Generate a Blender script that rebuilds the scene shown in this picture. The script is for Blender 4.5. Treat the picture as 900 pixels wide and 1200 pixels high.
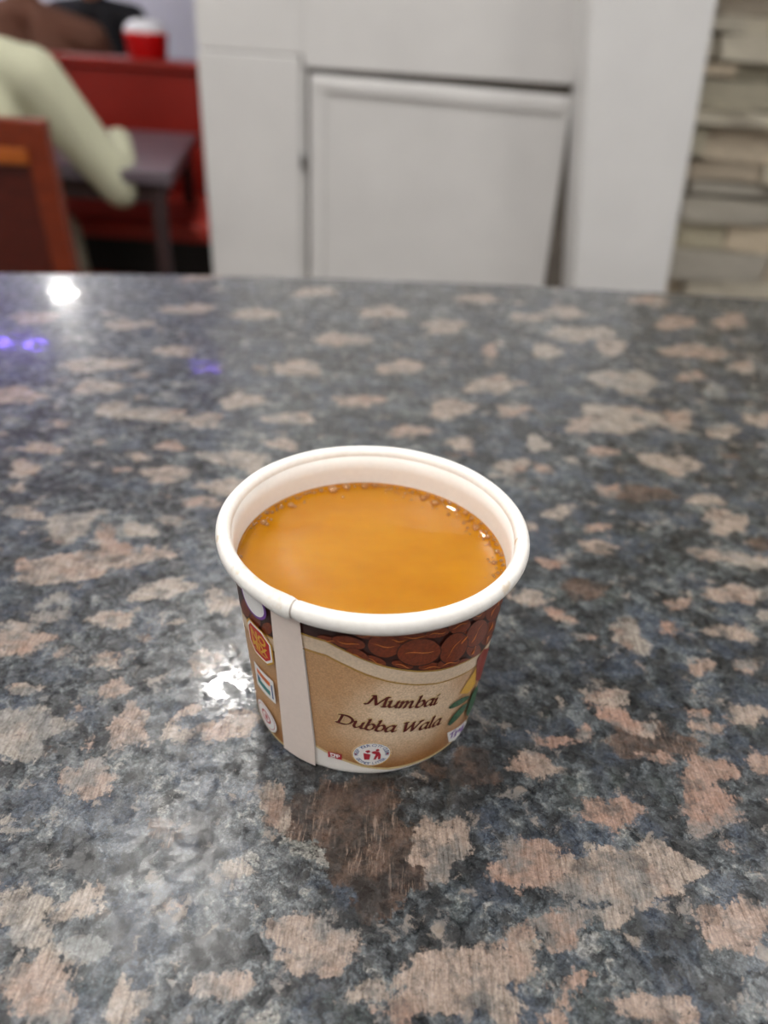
import bpy, bmesh, math, random
import numpy as np
from mathutils import Vector, Matrix, noise as mnoise

for o in list(bpy.data.objects):
    bpy.data.objects.remove(o)
random.seed(7)
SC = bpy.context.scene
COL = SC.collection
PI = math.pi

# ------------------------------------------------------------------ camera
T = 0.90                                   # height of the counter top
FPX = 850.0
PITCH, ROLL = math.radians(33.28), math.radians(3.76)
CAM = np.array([0.00195, -0.12578, T + 0.13299])
_F = np.array([0, math.cos(PITCH), -math.sin(PITCH)])
_U0 = np.array([0, math.sin(PITCH), math.cos(PITCH)])
_R0 = np.array([1.0, 0, 0])
_R = math.cos(ROLL) * _R0 + math.sin(ROLL) * _U0
_U = -math.sin(ROLL) * _R0 + math.cos(ROLL) * _U0
cd = bpy.data.cameras.new('camera')
cam = bpy.data.objects.new('camera', cd)
COL.objects.link(cam)
cam.matrix_world = Matrix(((_R[0], _U[0], -_F[0], CAM[0]), (_R[1], _U[1], -_F[1], CAM[1]),
                           (_R[2], _U[2], -_F[2], CAM[2]), (0, 0, 0, 1)))
cd.sensor_fit = 'VERTICAL'
cd.sensor_height = 36.0
cd.lens = FPX / 1200 * 36.0
cd.clip_start = 0.01
cd.dof.use_dof = True
cd.dof.focus_distance = 0.142
cd.dof.aperture_fstop = cd.lens / 2.5      # 2.5 mm wide pupil
SC.camera = cam

# ------------------------------------------------------------------ world, exposure
w = bpy.data.worlds.new('world')
SC.world = w
w.use_nodes = True
w.node_tree.nodes['Background'].inputs[0].default_value = (0.8, 0.88, 1.0, 1)
w.node_tree.nodes['Background'].inputs[1].default_value = 0.3
vs = SC.view_settings
vs.view_transform = 'Standard'
vs.look = 'None'
vs.gamma = 1.0
vs.use_curve_mapping = False
vs.exposure = 0.0
FILL_PANEL = 14.5                               # radiance of an added square fill panel
LAMP = 280.0                                # radiance of a ceiling downlight


# ------------------------------------------------------------------ helpers
def ray(px, py):
    return _F + _R * (px - 450) / FPX - _U * (py - 600) / FPX


def at_z(px, py, z):
    d = ray(px, py)
    return CAM + d * ((z - CAM[2]) / d[2])


def at_y(px, py, y):
    d = ray(px, py)
    return CAM + d * ((y - CAM[1]) / d[1])


def srgb(r, g, b):
    def c(v):
        v /= 255.0
        return v / 12.92 if v <= 0.04045 else ((v + 0.055) / 1.055) ** 2.4
    return (c(r), c(g), c(b), 1.0)


def tag(o, label=None, cat=None, group=None, kind=None):
    if label: o['label'] = label
    if cat: o['category'] = cat
    if group: o['group'] = group
    if kind: o['kind'] = kind
    return o


def empty(name, loc=(0, 0, 0)):
    o = bpy.data.objects.new(name, None)
    o.empty_display_size = 0.05
    COL.objects.link(o)
    o.location = loc
    return o


def link(name, me, mats=(), parent=None, smooth=False):
    o = bpy.data.objects.new(name, me)
    COL.objects.link(o)
    for m in (mats if isinstance(mats, (list, tuple)) else [mats]):
        me.materials.append(m)
    if smooth:
        me.polygons.foreach_set('use_smooth', [True] * len(me.polygons))
    if parent:
        o.parent = parent
        o.matrix_parent_inverse = Matrix.Translation(-Vector(parent_world(parent)))
    return o


def parent_world(p):
    return Vector(p.location) if p.parent is None else Vector((0, 0, 0))   # parts keep their points in world space


def from_bm(name, bm, mats, parent=None, smooth=False):
    me = bpy.data.meshes.new(name)
    bmesh.ops.recalc_face_normals(bm, faces=bm.faces)
    bm.to_mesh(me)
    bm.free()
    return link(name, me, mats, parent, smooth)


def box_bm(lo, hi, bevel=0.0, seg=2):
    bm = bmesh.new()
    bmesh.ops.create_cube(bm, size=1.0)
    for v in bm.verts:
        for k in range(3):
            v.co[k] = lo[k] + (v.co[k] + 0.5) * (hi[k] - lo[k])
    if bevel:
        bmesh.ops.bevel(bm, geom=list(bm.edges), offset=bevel, segments=seg, affect='EDGES', profile=0.5)
    return bm


def box(name, lo, hi, mat, parent=None, bevel=0.0, seg=2):
    return from_bm(name, box_bm(lo, hi, bevel, seg), mat, parent, smooth=False)


def prism(name, pts_lo, pts_hi, mat, parent=None, bevel=0.0):
    """closed solid between two rings of points with equal count"""
    bm = bmesh.new()
    a = [bm.verts.new(p) for p in pts_lo]
    b = [bm.verts.new(p) for p in pts_hi]
    n = len(a)
    bm.faces.new(a[::-1]); bm.faces.new(b)
    for i in range(n):
        bm.faces.new((a[i], a[(i + 1) % n], b[(i + 1) % n], b[i]))
    bmesh.ops.recalc_face_normals(bm, faces=bm.faces)
    if bevel:
        bmesh.ops.bevel(bm, geom=list(bm.edges), offset=bevel, segments=2, affect='EDGES', profile=0.5)
    return from_bm(name, bm, mat, parent)


def bar(name, p0, p1, wx, wy, mat, parent=None, bevel=0.003, taper=1.0):
    """a square post from p0 (bottom) to p1 (top)"""
    def ring(p, s):
        return [(p[0] + sx * wx * s / 2, p[1] + sy * wy * s / 2, p[2]) for sx, sy in ((-1, -1), (1, -1), (1, 1), (-1, 1))]
    return prism(name, ring(p0, taper), ring(p1, 1.0), mat, parent, bevel)


def lathe(name, prof, seg, mats, parent=None, origin=(0, 0, 0), smooth=True, closed=False, rmod=None):
    n = len(prof)
    V, Fc = [], []
    for i in range(seg):
        a = 2 * PI * i / seg
        for r, z in prof:
            V.append((origin[0] + r * math.sin(a), origin[1] - r * math.cos(a), origin[2] + z))
    m = n if closed else n - 1
    for i in range(seg):
        j = (i + 1) % seg
        for k in range(m):
            k2 = (k + 1) % n
            Fc.append((i * n + k, j * n + k, j * n + k2, i * n + k2))
    me = bpy.data.meshes.new(name)
    me.from_pydata(V, [], Fc)
    bm = bmesh.new(); bm.from_mesh(me)
    bmesh.ops.remove_doubles(bm, verts=bm.verts, dist=1e-7)
    bmesh.ops.recalc_face_normals(bm, faces=bm.faces)
    bm.to_mesh(me); bm.free()
    return link(name, me, mats, parent, smooth)


# ------------------------------------------------------------------ materials
class NT:
    def __init__(self, name):
        self.m = bpy.data.materials.new(name)
        self.m.use_nodes = True
        self.t = self.m.node_tree
        self.b = self.t.nodes['Principled BSDF']

    def n(self, kind, **kw):
        nd = self.t.nodes.new('ShaderNode' + kind)
        for k, v in kw.items():
            setattr(nd, k, v)
        return nd

    def l(self, a, b):
        self.t.links.new(a, b)

    def coord(self, which='Object'):
        return self.n('TexCoord').outputs[which]

    def mapping(self, vec, scale=(1, 1, 1), rot=(0, 0, 0), loc=(0, 0, 0)):
        m = self.n('Mapping')
        m.inputs['Scale'].default_value = scale
        m.inputs['Rotation'].default_value = rot
        m.inputs['Location'].default_value = loc
        self.l(vec, m.inputs['Vector'])
        return m.outputs[0]

    def noise(self, vec, scale, detail=3, rough=0.55, out='Fac'):
        x = self.n('TexNoise')
        x.inputs['Scale'].default_value = scale
        x.inputs['Detail'].default_value = detail
        x.inputs['Roughness'].default_value = rough
        self.l(vec, x.inputs['Vector'])
        return x.outputs[out]

    def voronoi(self, vec, scale, out='Color', feature='F1'):
        x = self.n('TexVoronoi', feature=feature)
        x.inputs['Scale'].default_value = scale
        self.l(vec, x.inputs['Vector'])
        return x.outputs[out]

    def ramp(self, fac, stops, mode='LINEAR'):
        x = self.n('ValToRGB')
        cr = x.color_ramp
        cr.interpolation = mode
        while len(cr.elements) < len(stops):
            cr.elements.new(0.5)
        for e, (p, c) in zip(cr.elements, stops):
            e.position = p
            e.color = c if len(c) == 4 else (*c, 1)
        self.l(fac, x.inputs[0])
        return x.outputs[0]

    def math(self, op, a, b=None, c=None, clamp=False):
        x = self.n('Math', operation=op, use_clamp=clamp)
        for i, v in enumerate((a, b, c)):
            if v is None: continue
            if isinstance(v, (int, float)): x.inputs[i].default_value = v
            else: self.l(v, x.inputs[i])
        return x.outputs[0]

    def vmath(self, op, a, b):
        x = self.n('VectorMath', operation=op)
        for i, v in enumerate((a, b)):
            if isinstance(v, (tuple, list)): x.inputs[i].default_value = v
            else: self.l(v, x.inputs[i])
        return x.outputs[0]

    def mix(self, fac, a, b, mode='MIX'):
        x = self.n('Mix', data_type='RGBA', blend_type=mode)
        for s, v in ((x.inputs[0], fac), (x.inputs[6], a), (x.inputs[7], b)):
            if isinstance(v, (int, float)): s.default_value = v
            elif isinstance(v, (tuple, list)): s.default_value = v
            else: self.l(v, s)
        return x.outputs[2]

    def maprange(self, v, a, b, c=0.0, d=1.0, smooth=False):
        x = self.n('MapRange')
        if smooth: x.interpolation_type = 'SMOOTHSTEP'
        for i, q in ((1, a), (2, b), (3, c), (4, d)):
            x.inputs[i].default_value = q
        self.l(v, x.inputs[0])
        return x.outputs[0]

    def bump(self, h, strength, dist):
        x = self.n('Bump')
        x.inputs['Strength'].default_value = strength
        x.inputs['Distance'].default_value = dist
        self.l(h, x.inputs['Height'])
        self.l(x.outputs[0], self.b.inputs['Normal'])

    def set(self, **kw):
        for k, v in kw.items():
            s = self.b.inputs[k.replace('_', ' ')]
            if isinstance(v, (int, float, tuple)): s.default_value = v
            else: self.l(v, s)
        return self.m


def plain(name, col, rough=0.5, var=0.08, scale=30.0, bump=0.0, **kw):
    t = NT(name)
    co = t.coord()
    f = t.noise(co, scale, 4)
    lo = tuple(c * (1 - var) for c in col[:3]) + (1,)
    hi = tuple(min(1, c * (1 + var)) for c in col[:3]) + (1,)
    c = t.ramp(f, [(0.3, lo), (0.7, hi)])
    if bump:
        t.bump(f, 0.4, bump)
    return t.set(Base_Color=c, Roughness=rough, **kw)


def emissive(name, col, s):
    t = NT(name)
    return t.set(Base_Color=(0.8, 0.8, 0.8, 1), Emission_Color=col, Emission_Strength=s)


M = {}
M['white_paint'] = plain('white_paint', srgb(228, 227, 226), 0.5, 0.03, 6)
M['white_board'] = plain('white_board', srgb(221, 219, 217), 0.42, 0.035, 7)
M['ceiling'] = plain('ceiling_paint', srgb(226, 231, 240), 0.9, 0.02, 3)
M['back_wall'] = plain('back_wall_paint', srgb(222, 222, 232), 0.8, 0.02, 3)
M['side_wall'] = plain('side_wall_paint', srgb(205, 205, 205), 0.8, 0.03, 3)
M['floor'] = plain('floor_tile', srgb(120, 112, 104), 0.3, 0.1, 8)
M['grout'] = plain('stone_mortar', srgb(128, 116, 96), 0.9, 0.15, 30)
M['recess'] = plain('recess_dark_wood', srgb(120, 112, 104), 0.8, 0.2, 20)
M['red_vinyl'] = plain('red_vinyl', srgb(146, 36, 26), 0.35, 0.08, 14)
M['red_seat'] = plain('red_seat_vinyl', srgb(190, 64, 52), 0.35, 0.08, 14)
M['black_base'] = plain('black_base', srgb(26, 18, 16), 0.5, 0.1, 14)
M['table_wood'] = plain('dark_table_purple_sheen', srgb(98, 88, 95), 0.3, 0.1, 10)  # dark brown top; its purple grey reflection is mixed into the base colour
M['table_leg'] = plain('dark_table_legs', srgb(58, 42, 42), 0.35, 0.1, 10)
M['metal'] = plain('brushed_metal', srgb(150, 150, 150), 0.35, 0.05, 60, Metallic=1.0)
M['trim'] = plain('lamp_trim', srgb(235, 235, 235), 0.4, 0.02, 20)
M['steel_leg'] = plain('dark_steel', srgb(50, 50, 52), 0.4, 0.05, 40)


def wood(name, c0, c1):
    t = NT(name)
    v = t.mapping(t.coord(), scale=(6, 6, 40))
    f = t.noise(v, 3.0, 5)
    return t.set(Base_Color=t.ramp(f, [(0.3, c0), (0.7, c1)]), Roughness=0.35)


M['chair_wood'] = wood('chair_wood', srgb(98, 33, 9), srgb(130, 48, 15))
M['chair_panel'] = wood('chair_panel_wood', srgb(62, 16, 6), srgb(84, 24, 10))
M['chair_light'] = wood('chair_light_wood', srgb(150, 76, 20), srgb(176, 92, 28))


# granite: pale and pink feldspar crystals set in a dark blue grey ground mass
def granite_mat():
    t = NT('granite')
    co = t.coord()
    # --- crystals: signed field (mm) and tone carried by the mesh
    fs = t.n('Attribute', attribute_name='crystal').outputs['Fac']
    ft = t.n('Attribute', attribute_name='crystal_tone').outputs['Fac']
    wn = t.n('VectorMath', operation='SCALE')
    t.l(t.vmath('SUBTRACT', t.noise(co, 210, 4, 0.6, 'Color'), (0.5, 0.5, 0.5)), wn.inputs[0])
    wn.inputs['Scale'].default_value = 0.006
    vw = t.vmath('ADD', co, wn.outputs[0])
    wl = t.n('VectorMath', operation='SCALE')
    t.l(t.vmath('SUBTRACT', t.noise(co, 120, 2, 0.5, 'Color'), (0.5, 0.5, 0.5)), wl.inputs[0])
    wl.inputs['Scale'].default_value = 0.0018
    vl = t.vmath('ADD', co, wl.outputs[0])
    # lamellae: two families of fine parallel streaks
    sa = t.noise(t.mapping(vl, scale=(1500, 150, 300), rot=(0, 0, math.radians(-46))), 1.0, 6, 0.7)
    sb = t.noise(t.mapping(vl, scale=(1700, 190, 300), rot=(0, 0, math.radians(24))), 1.0, 6, 0.7)
    fam = t.maprange(t.noise(co, 55, 1), 0.47, 0.53)
    mst = t.n('Mix', data_type='FLOAT')
    t.l(fam, mst.inputs[0]); t.l(sa, mst.inputs[2]); t.l(sb, mst.inputs[3])
    st = mst.outputs[0]
    n1 = t.math('SUBTRACT', t.noise(co, 240, 5, 0.65), 0.5)
    n2 = t.math('SUBTRACT', t.noise(co, 1000, 3, 0.65), 0.5)
    e = t.math('MULTIPLY_ADD', n1, 9.0, fs)
    e = t.math('MULTIPLY_ADD', n2, 5.0, e)
    e = t.math('MULTIPLY_ADD', t.math('SUBTRACT', st, 0.5), 2.4, e)
    mask = t.maprange(e, 0.45, 1.7, smooth=True)
    # --- crystal colour
    col = t.ramp(ft, [(0.0, (0.022, 0.016, 0.013)), (0.22, (0.060, 0.038, 0.029)), (0.45, (0.29, 0.180, 0.138)),
                      (0.62, (0.315, 0.238, 0.194)), (0.80, (0.325, 0.282, 0.240)), (1.0, (0.17, 0.185, 0.187))])
    patch = t.noise(vl, 150, 8, 0.75)
    lt = 1.0
    col = t.mix(t.math('MULTIPLY', lt, t.maprange(patch, 0.46, 0.62, 0, 0.86, True)), col, (0.072, 0.058, 0.050, 1))
    pk = t.noise(co, 95, 4)
    col = t.mix(t.math('MULTIPLY', lt, t.maprange(pk, 0.54, 0.68, 0, 0.42, True)), col, (0.30, 0.165, 0.115, 1))
    gp = t.noise(vl, 75, 4)
    col = t.mix(t.math('MULTIPLY', lt, t.maprange(gp, 0.52, 0.66, 0, 0.65, True)), col, (0.17, 0.17, 0.165, 1))
    col = t.mix(1.0, col, t.ramp(st, [(0.32, (0.38, 0.34, 0.31)), (0.44, (0.84, 0.81, 0.79)), (0.56, (1.12, 1.12, 1.12)), (0.70, (1.45, 1.43, 1.40))]), 'MULTIPLY')
    col = t.mix(t.maprange(st, 0.58, 0.70, 0, 0.4, True), col, (0.36, 0.30, 0.25, 1))
    # --- ground mass: feathery dark and blue grey grains
    s2 = t.n('SeparateColor')
    t.l(t.voronoi(vw, 420), s2.inputs[0])
    gb = t.maprange(t.noise(vw, 105, 8, 0.72), 0.33, 0.68)
    g = t.math('MULTIPLY_ADD', t.math('SUBTRACT', s2.outputs[0], 0.5), 0.34, gb)
    g = t.math('MULTIPLY_ADD', t.math('SUBTRACT', t.noise(co, 30, 2), 0.5), 0.5, g)
    ground = t.ramp(g, [(0.16, (0.006, 0.007, 0.008)), (0.38, (0.014, 0.017, 0.020)), (0.54, (0.035, 0.042, 0.048)),
                        (0.66, (0.070, 0.081, 0.090)), (0.82, (0.125, 0.136, 0.138)), (0.95, (0.24, 0.232, 0.212))])
    blue = t.noise(vl, 85, 4)
    ground = t.mix(t.maprange(blue, 0.47, 0.62, 0, 0.5, True), ground, (0.058, 0.076, 0.112, 1))
    green = t.noise(vl, 60, 3)
    ground = t.mix(t.maprange(green, 0.56, 0.68, 0, 0.4, True), ground, (0.070, 0.085, 0.078, 1))
    fine = t.noise(co, 1300, 5, 0.75)
    ground = t.mix(1.0, ground, t.ramp(fine, [(0.32, (0.16, 0.16, 0.16)), (0.50, (0.74, 0.74, 0.74)), (0.70, (2.0, 2.0, 1.95))]), 'MULTIPLY')
    black = t.noise(vw, 150, 7, 0.75)
    bm_ = t.maprange(black, 0.55, 0.575, 0, 0.9, True)
    ground = t.mix(bm_, ground, (0.008, 0.009, 0.010, 1))
    # small crumbs of feldspar between the big crystals
    cr_ = t.maprange(t.noise(vw, 130, 7, 0.72), 0.575, 0.64, 0, 0.8, True)
    crc = t.mix(t.maprange(t.noise(co, 200, 4), 0.4, 0.6), (0.25, 0.205, 0.17, 1), (0.165, 0.15, 0.14, 1))
    ground = t.mix(cr_, ground, crc)
    crk = t.maprange(t.voronoi(vw, 210, 'Distance', 'DISTANCE_TO_EDGE'), 0.0, 0.04, 0.28, 0.0)
    col = t.mix(crk, col, (0.06, 0.05, 0.045, 1))
    # black specks also cut into crystals
    sp = t.maprange(t.noise(vw, 380, 5, 0.7), 0.61, 0.66, 0, 0.85, True)
    col = t.mix(sp, col, (0.02, 0.02, 0.02, 1))
    fine2 = t.noise(co, 1500, 5, 0.75)
    col = t.mix(1.0, col, t.ramp(fine2, [(0.30, (0.52, 0.52, 0.52)), (0.50, (0.84, 0.84, 0.84)), (0.70, (1.2, 1.2, 1.2))]), 'MULTIPLY')
    # dark brown crystals, shot through with pale lamellae; cup's dark reflection painted in
    fdk = t.n('Attribute', attribute_name='crystal_dark_reflect').outputs['Fac']
    ed = t.math('MULTIPLY_ADD', n1, 10.0, fdk)
    ed = t.math('MULTIPLY_ADD', n2, 5.0, ed)
    mdark = t.maprange(ed, 0.1, 1.1, smooth=True)
    dcol = t.mix(t.maprange(t.noise(vl, 130, 6, 0.7), 0.42, 0.60, smooth=True), (0.014, 0.011, 0.010, 1), (0.075, 0.046, 0.034, 1))
    lam = t.math('MULTIPLY', t.maprange(st, 0.50, 0.62, 0, 1, True), t.maprange(t.noise(vl, 70, 4), 0.44, 0.58, 0.05, 0.8, True))
    dcol = t.mix(lam, dcol, (0.26, 0.19, 0.15, 1))
    dcol = t.mix(1.0, dcol, t.ramp(fine2, [(0.30, (0.4, 0.4, 0.4)), (0.70, (1.5, 1.5, 1.5))]), 'MULTIPLY')
    base = t.mix(mask, t.mix(mdark, ground, dcol), col)
    # --- polish: clear gloss over a slightly hazy body
    rough = t.maprange(t.noise(co, 300, 4), 0.35, 0.7, 0.30, 0.46)
    spl = t.maprange(t.noise(vw, 420, 6, 0.72), 0.36, 0.64, 0.12, 0.85)
    t.set(Base_Color=base, Roughness=rough, Specular_IOR_Level=spl, Coat_Weight=0.75, Coat_IOR=1.5)
    crough = t.maprange(t.noise(vw, 230, 5, 0.65), 0.46, 0.56, 0.02, 0.34)
    # a dulled, worn patch of polish near the counter's front
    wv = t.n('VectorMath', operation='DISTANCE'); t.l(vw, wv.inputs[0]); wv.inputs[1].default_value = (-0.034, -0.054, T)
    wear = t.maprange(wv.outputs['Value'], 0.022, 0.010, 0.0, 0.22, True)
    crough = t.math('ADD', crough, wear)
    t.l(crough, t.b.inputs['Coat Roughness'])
    t.bump(t.noise(vw, 420, 4, 0.6), 0.07, 0.0004)
    return t.m


M['granite'] = granite_mat()

# ================================================================== THE ROOM
CEIL = 2.8
XL, XR, YF, YB = -3.9, 2.1, -2.6, 6.7


def structure(o):
    o['kind'] = 'structure'
    return o


structure(box('floor', (XL - .1, YF - .1, -0.1), (XR + .1, YB + .1, 0), M['floor']))
structure(box('ceiling', (XL - .1, YF - .1, CEIL), (XR + .1, YB + .1, CEIL + .1), M['ceiling']))
structure(box('wall_left', (XL - .1, YF, 0), (XL, YB, CEIL), M['side_wall']))
structure(box('wall_right', (XR, YF, 0), (XR + .1, YB, CEIL), M['side_wall']))
structure(box('wall_back', (XL, YB, 0), (XR, YB + .1, CEIL), M['back_wall']))
structure(box('wall_front', (XL, YF - .1, 0), (XR, YF, CEIL), M['side_wall']))

# white boarded partition with a painted hatch door
PY = 1.92
part = structure(empty('wall_partition', (-0.06, PY, 0)))
box('core', (-0.510, PY + 0.012, 0), (0.56, PY + 0.16, CEIL), M['recess'], part)
box('side_board', (-0.517, PY - 0.012, 0), (-0.268, PY + 0.165, 0.979), M['white_board'], part, 0.004)
box('upper_board', (-0.517, PY - 0.006, 0.982), (0.46, PY + 0.165, CEIL), M['white_board'], part, 0.004)
box('header_board', (-0.262, PY - 0.016, 0.957), (0.385, PY + 0.01, 1.20), M['white_board'], part, 0.004)
box('edge_strip', (-0.265, PY - 0.010, 0), (-0.255, PY + 0.02, 0.955), M['white_board'], part, 0.002)
door = structure(empty('door_1', (0.06, PY, 0)))
# the hatch is a little out of square: it sags towards the pillar
bmq = [(-0.247, 0.0), (0.410, 0.0), (0.392, 0.934), (-0.247, 0.945)]
prism('door_panel', [(x, PY + 0.004, z) for x, z in bmq], [(x, PY - 0.014, z) for x, z in bmq], M['white_board'], door, 0.004)
bmq = [(-0.240, 0.912), (0.368, 0.896), (0.366, 0.928), (-0.240, 0.939)]
prism('door_rail', [(x, PY - 0.013, z) for x, z in bmq], [(x, PY - 0.024, z) for x, z in bmq], M['white_board'], door, 0.004)
bmq = [(-0.240, 0.02), (-0.205, 0.02), (-0.205, 0.912), (-0.240, 0.912)]
prism('door_stile', [(x, PY - 0.013, z) for x, z in bmq], [(x, PY - 0.021, z) for x, z in bmq], M['white_board'], door, 0.004)
hg = at_y(354, 187, PY - 0.02)
lathe('hinge', [(0, -0.02), (0.006, -0.02), (0.006, 0.02), (0, 0.02)], 14, M['metal'], door, origin=(hg[0], PY - 0.016, hg[2]))

# white pillar; its sides lean out a little towards the foot
PL = 1.76


def xz(px, py, y):
    p = at_y(px, py, y)
    return p[0], p[2]


(xa, za), (xb, zb) = xz(692, 2, PL), xz(673, 335, PL)
(xc, zc), (xd, zd) = xz(841, 2, PL), xz(781, 340, PL)


def px_l(z): return xa + (xb - xa) * (za - min(max(z, 0.35), 1.2)) / (za - zb)
def px_r(z): return xc + (xd - xc) * (zc - min(max(z, 0.35), 1.2)) / (zc - zd)


bm = bmesh.new()
rings = []
for z in (0, 0.35, 1.2, CEIL):
    rings.append([bm.verts.new(p) for p in ((px_l(z), PL, z), (px_r(z), PL, z), (px_r(z), PL + .34, z), (px_l(z), PL + .34, z))])
for r0, r1 in zip(rings, rings[1:]):
    for i in range(4):
        bm.faces.new((r0[i], r0[(i + 1) % 4], r1[(i + 1) % 4], r1[i]))
bm.faces.new(rings[0][::-1]); bm.faces.new(rings[-1])
bmesh.ops.recalc_face_normals(bm, faces=bm.faces)
bmesh.ops.bevel(bm, geom=[e for e in bm.edges if abs(e.verts[0].co.z - e.verts[1].co.z) > .1], offset=0.006, segments=3, affect='EDGES')
structure(from_bm('wall_pillar', bm, M['white_paint']))

# ledger stone wall
SY = 1.86
sw = structure(box('wall_stone', (0.60, SY + 0.02, 0), (XR, SY + 0.2, CEIL), M['grout']))


def stone_mat(name, c):
    t = NT(name)
    co = t.coord()
    info = t.n('ObjectInfo').outputs['Random']
    v = t.mapping(co, scale=(7, 7, 26))
    f = t.noise(v, 2.0, 6, 0.65)
    a = tuple(x * 0.55 for x in c[:3]) + (1,)
    b = tuple(min(1, x * 1.2) for x in c[:3]) + (1,)
    col = t.ramp(f, [(0.28, a), (0.72, b)])
    col = t.mix(1.0, col, t.ramp(info, [(0, (0.78, 0.78, 0.80)), (1, (1.12, 1.10, 1.05))]), 'MULTIPLY')
    t.bump(f, 0.8, 0.01)
    return t.set(Base_Color=col, Roughness=0.75)


SM = [stone_mat('ledger_stone_grey', srgb(232, 224, 206)), stone_mat('ledger_stone_olive', srgb(226, 217, 190)),
      stone_mat('ledger_stone_tan', srgb(232, 216, 192)), stone_mat('ledger_stone_rust', srgb(214, 200, 178))]
stone_me = []
for k in range(16):
    bm = box_bm((-0.5, -0.5, -0.5), (0.5, 0.5, 0.5))
    bmesh.ops.subdivide_edges(bm, edges=[e for e in bm.edges if abs(e.verts[0].co.x - e.verts[1].co.x) > .5], cuts=3)
    rr = random.Random(k)
    for v in bm.verts:
        if v.co.y < 0:
            v.co.y += rr.uniform(-0.14, 0.10)
            v.co.z += rr.uniform(-0.07, 0.07)
            v.co.x += rr.uniform(-0.02, 0.02)
    bmesh.ops.recalc_face_normals(bm, faces=bm.faces)
    me = bpy.data.meshes.new('stone'); bm.to_mesh(me); bm.free()
    me.materials.append(SM[[0, 1, 2, 0, 1, 2, 0, 3][k % 8]])
    stone_me.append(me)
z = 0.0
rs = random.Random(21)
while z < CEIL - 0.02:
    h = rs.choice((0.034, 0.045, 0.052, 0.062, 0.074))
    h = min(h, CEIL - z)
    x = 0.58 - rs.uniform(0, 0.14)
    x = max(x, 0.44 if z > 1.2 else 0.52)
    while x < XR:
        L = rs.uniform(0.16, 0.42)
        x1 = min(x + L, XR)
        me = rs.choice(stone_me)
        o = bpy.data.objects.new('stone', me)
        COL.objects.link(o)
        d = rs.uniform(0.05, 0.085)
        hh = h * (1.0 if rs.random() > .3 else .86)
        o.scale = (x1 - x - 0.004, d, hh - 0.004)
        o.location = ((x + x1) / 2, SY + 0.03 - d / 2 + 0.01, z + h / 2)
        o.parent = sw
        x = x1
    z += h


# ceiling downlights: the room's light
def lamp_mat(name, col, s):
    return emissive(name, col, s)


LM = lamp_mat('downlight_glow', (1.0, 0.97, 0.93, 1), LAMP)
LM2 = lamp_mat('downlight_glow_dim', (1.0, 0.97, 0.93, 1), LAMP * 0.7)
LMP = lamp_mat('purple_lamp_glow', (0.22, 0.12, 1.0, 1), 24)
LMP2 = lamp_mat('purple_lamp_glow_dim', (0.22, 0.12, 1.0, 1), 8)


def downlight(x, y, label, r=0.062, mat=None, group='ceiling downlights'):
    e = empty('ceiling_downlight', (x, y, CEIL))
    tag(e, label, 'ceiling light', group)
    lathe('trim_ring', [(r, -0.012), (r + .006, -0.016), (r + .018, -0.010), (r + .02, 0.0), (r, 0.0)], 40, M['trim'], e, origin=(x, y, CEIL), closed=True)
    lathe('diffuser', [(0, -0.010), (r * .7, -0.0095), (r, -0.006), (r, -0.001), (0, -0.001)], 40, mat or LM, e, origin=(x, y, CEIL))
    return e


DL = 'round white ceiling downlight'
downlight(-0.54, 1.74, DL + ' in front of the white partition edge')
downlight(-0.53, 1.00, 'round dimmer ceiling downlight above the granite counter end', mat=LM2)
downlight(-0.54, 0.22, DL + ' directly above the left end of the granite counter')
downlight(-0.54, -0.55, DL + ' behind the left end of the granite counter')
downlight(-2.90, 6.08, DL + ' near the far back wall', r=0.10)
downlight(0.85, -0.70, DL + ' behind the counter on the right')
downlight(-2.9, 3.3, DL + ' over the far left diners')


LMB = emissive('fill_panel_glow', (1.0, 0.98, 0.95, 1), FILL_PANEL)


def fill_panel(x, y, label):  # unseen fill lights, added on the ceiling to brighten cup and background
    e = tag(empty('fill_panel', (x, y, CEIL)), label, 'ceiling light', 'added square fill panels')
    for nm, lo, hi in (('frame_bar', (-.31, -.31), (.31, -.29)), ('frame_bar', (-.31, .29), (.31, .31)), ('frame_bar', (-.31, -.29), (-.29, .29)), ('frame_bar', (.29, -.29), (.31, .29))):
        box(nm, (x + lo[0], y + lo[1], CEIL - .018), (x + hi[0], y + hi[1], CEIL), M['trim'], e, 0.002)
    box('diffuser', (x - .292, y - .292, CEIL - .012), (x + .292, y + .292, CEIL - .001), LMB, e)


fill_panel(-1.3, -1.0, 'added square fill light panel behind the counter on the left')
fill_panel(0.1, -1.5, 'added square fill light panel straight behind the counter')
fill_panel(-2.1, 0.7, 'added square fill light panel over the left side of the dining room')
fill_panel(1.45, 0.68, 'added square fill light panel near the stone wall')
fill_panel(-3.3, 3.0, 'added square fill light panel over the far left diners')


def purple_lamp(px, py, w_, label, mat):
    d = ray(px, py)
    p = CAM + d * ((T - CAM[2]) / d[2])
    q = p + d * np.array([1, 1, -1]) * ((CEIL - T - 0.03) / -d[2])
    x, y = q[0], q[1]
    e = empty('purple_lamp', (x, y, CEIL))
    tag(e, label, 'ceiling light', 'purple ceiling lamps')
    box('housing', (x - w_ / 2 - .02, y - .07, CEIL - 0.03), (x + w_ / 2 + .02, y + .07, CEIL), M['trim'], e, 0.005)
    box('tube', (x - w_ / 2, y - .045, CEIL - 0.045), (x + w_ / 2, y + .045, CEIL - 0.025), mat, e, 0.008)


purple_lamp(8, 402, 0.55, 'long purple ceiling lamp over the far left of the room', LMP)
purple_lamp(240, 431, 0.22, 'short purple ceiling lamp behind the white partition edge', LMP2)

# ================================================================== GRANITE COUNTER
ep = np.polyfit([-0.2419, -0.1195, 0.1001, 0.2504], [0.3172, 0.3409, 0.3666, 0.3709], 2)


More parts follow.
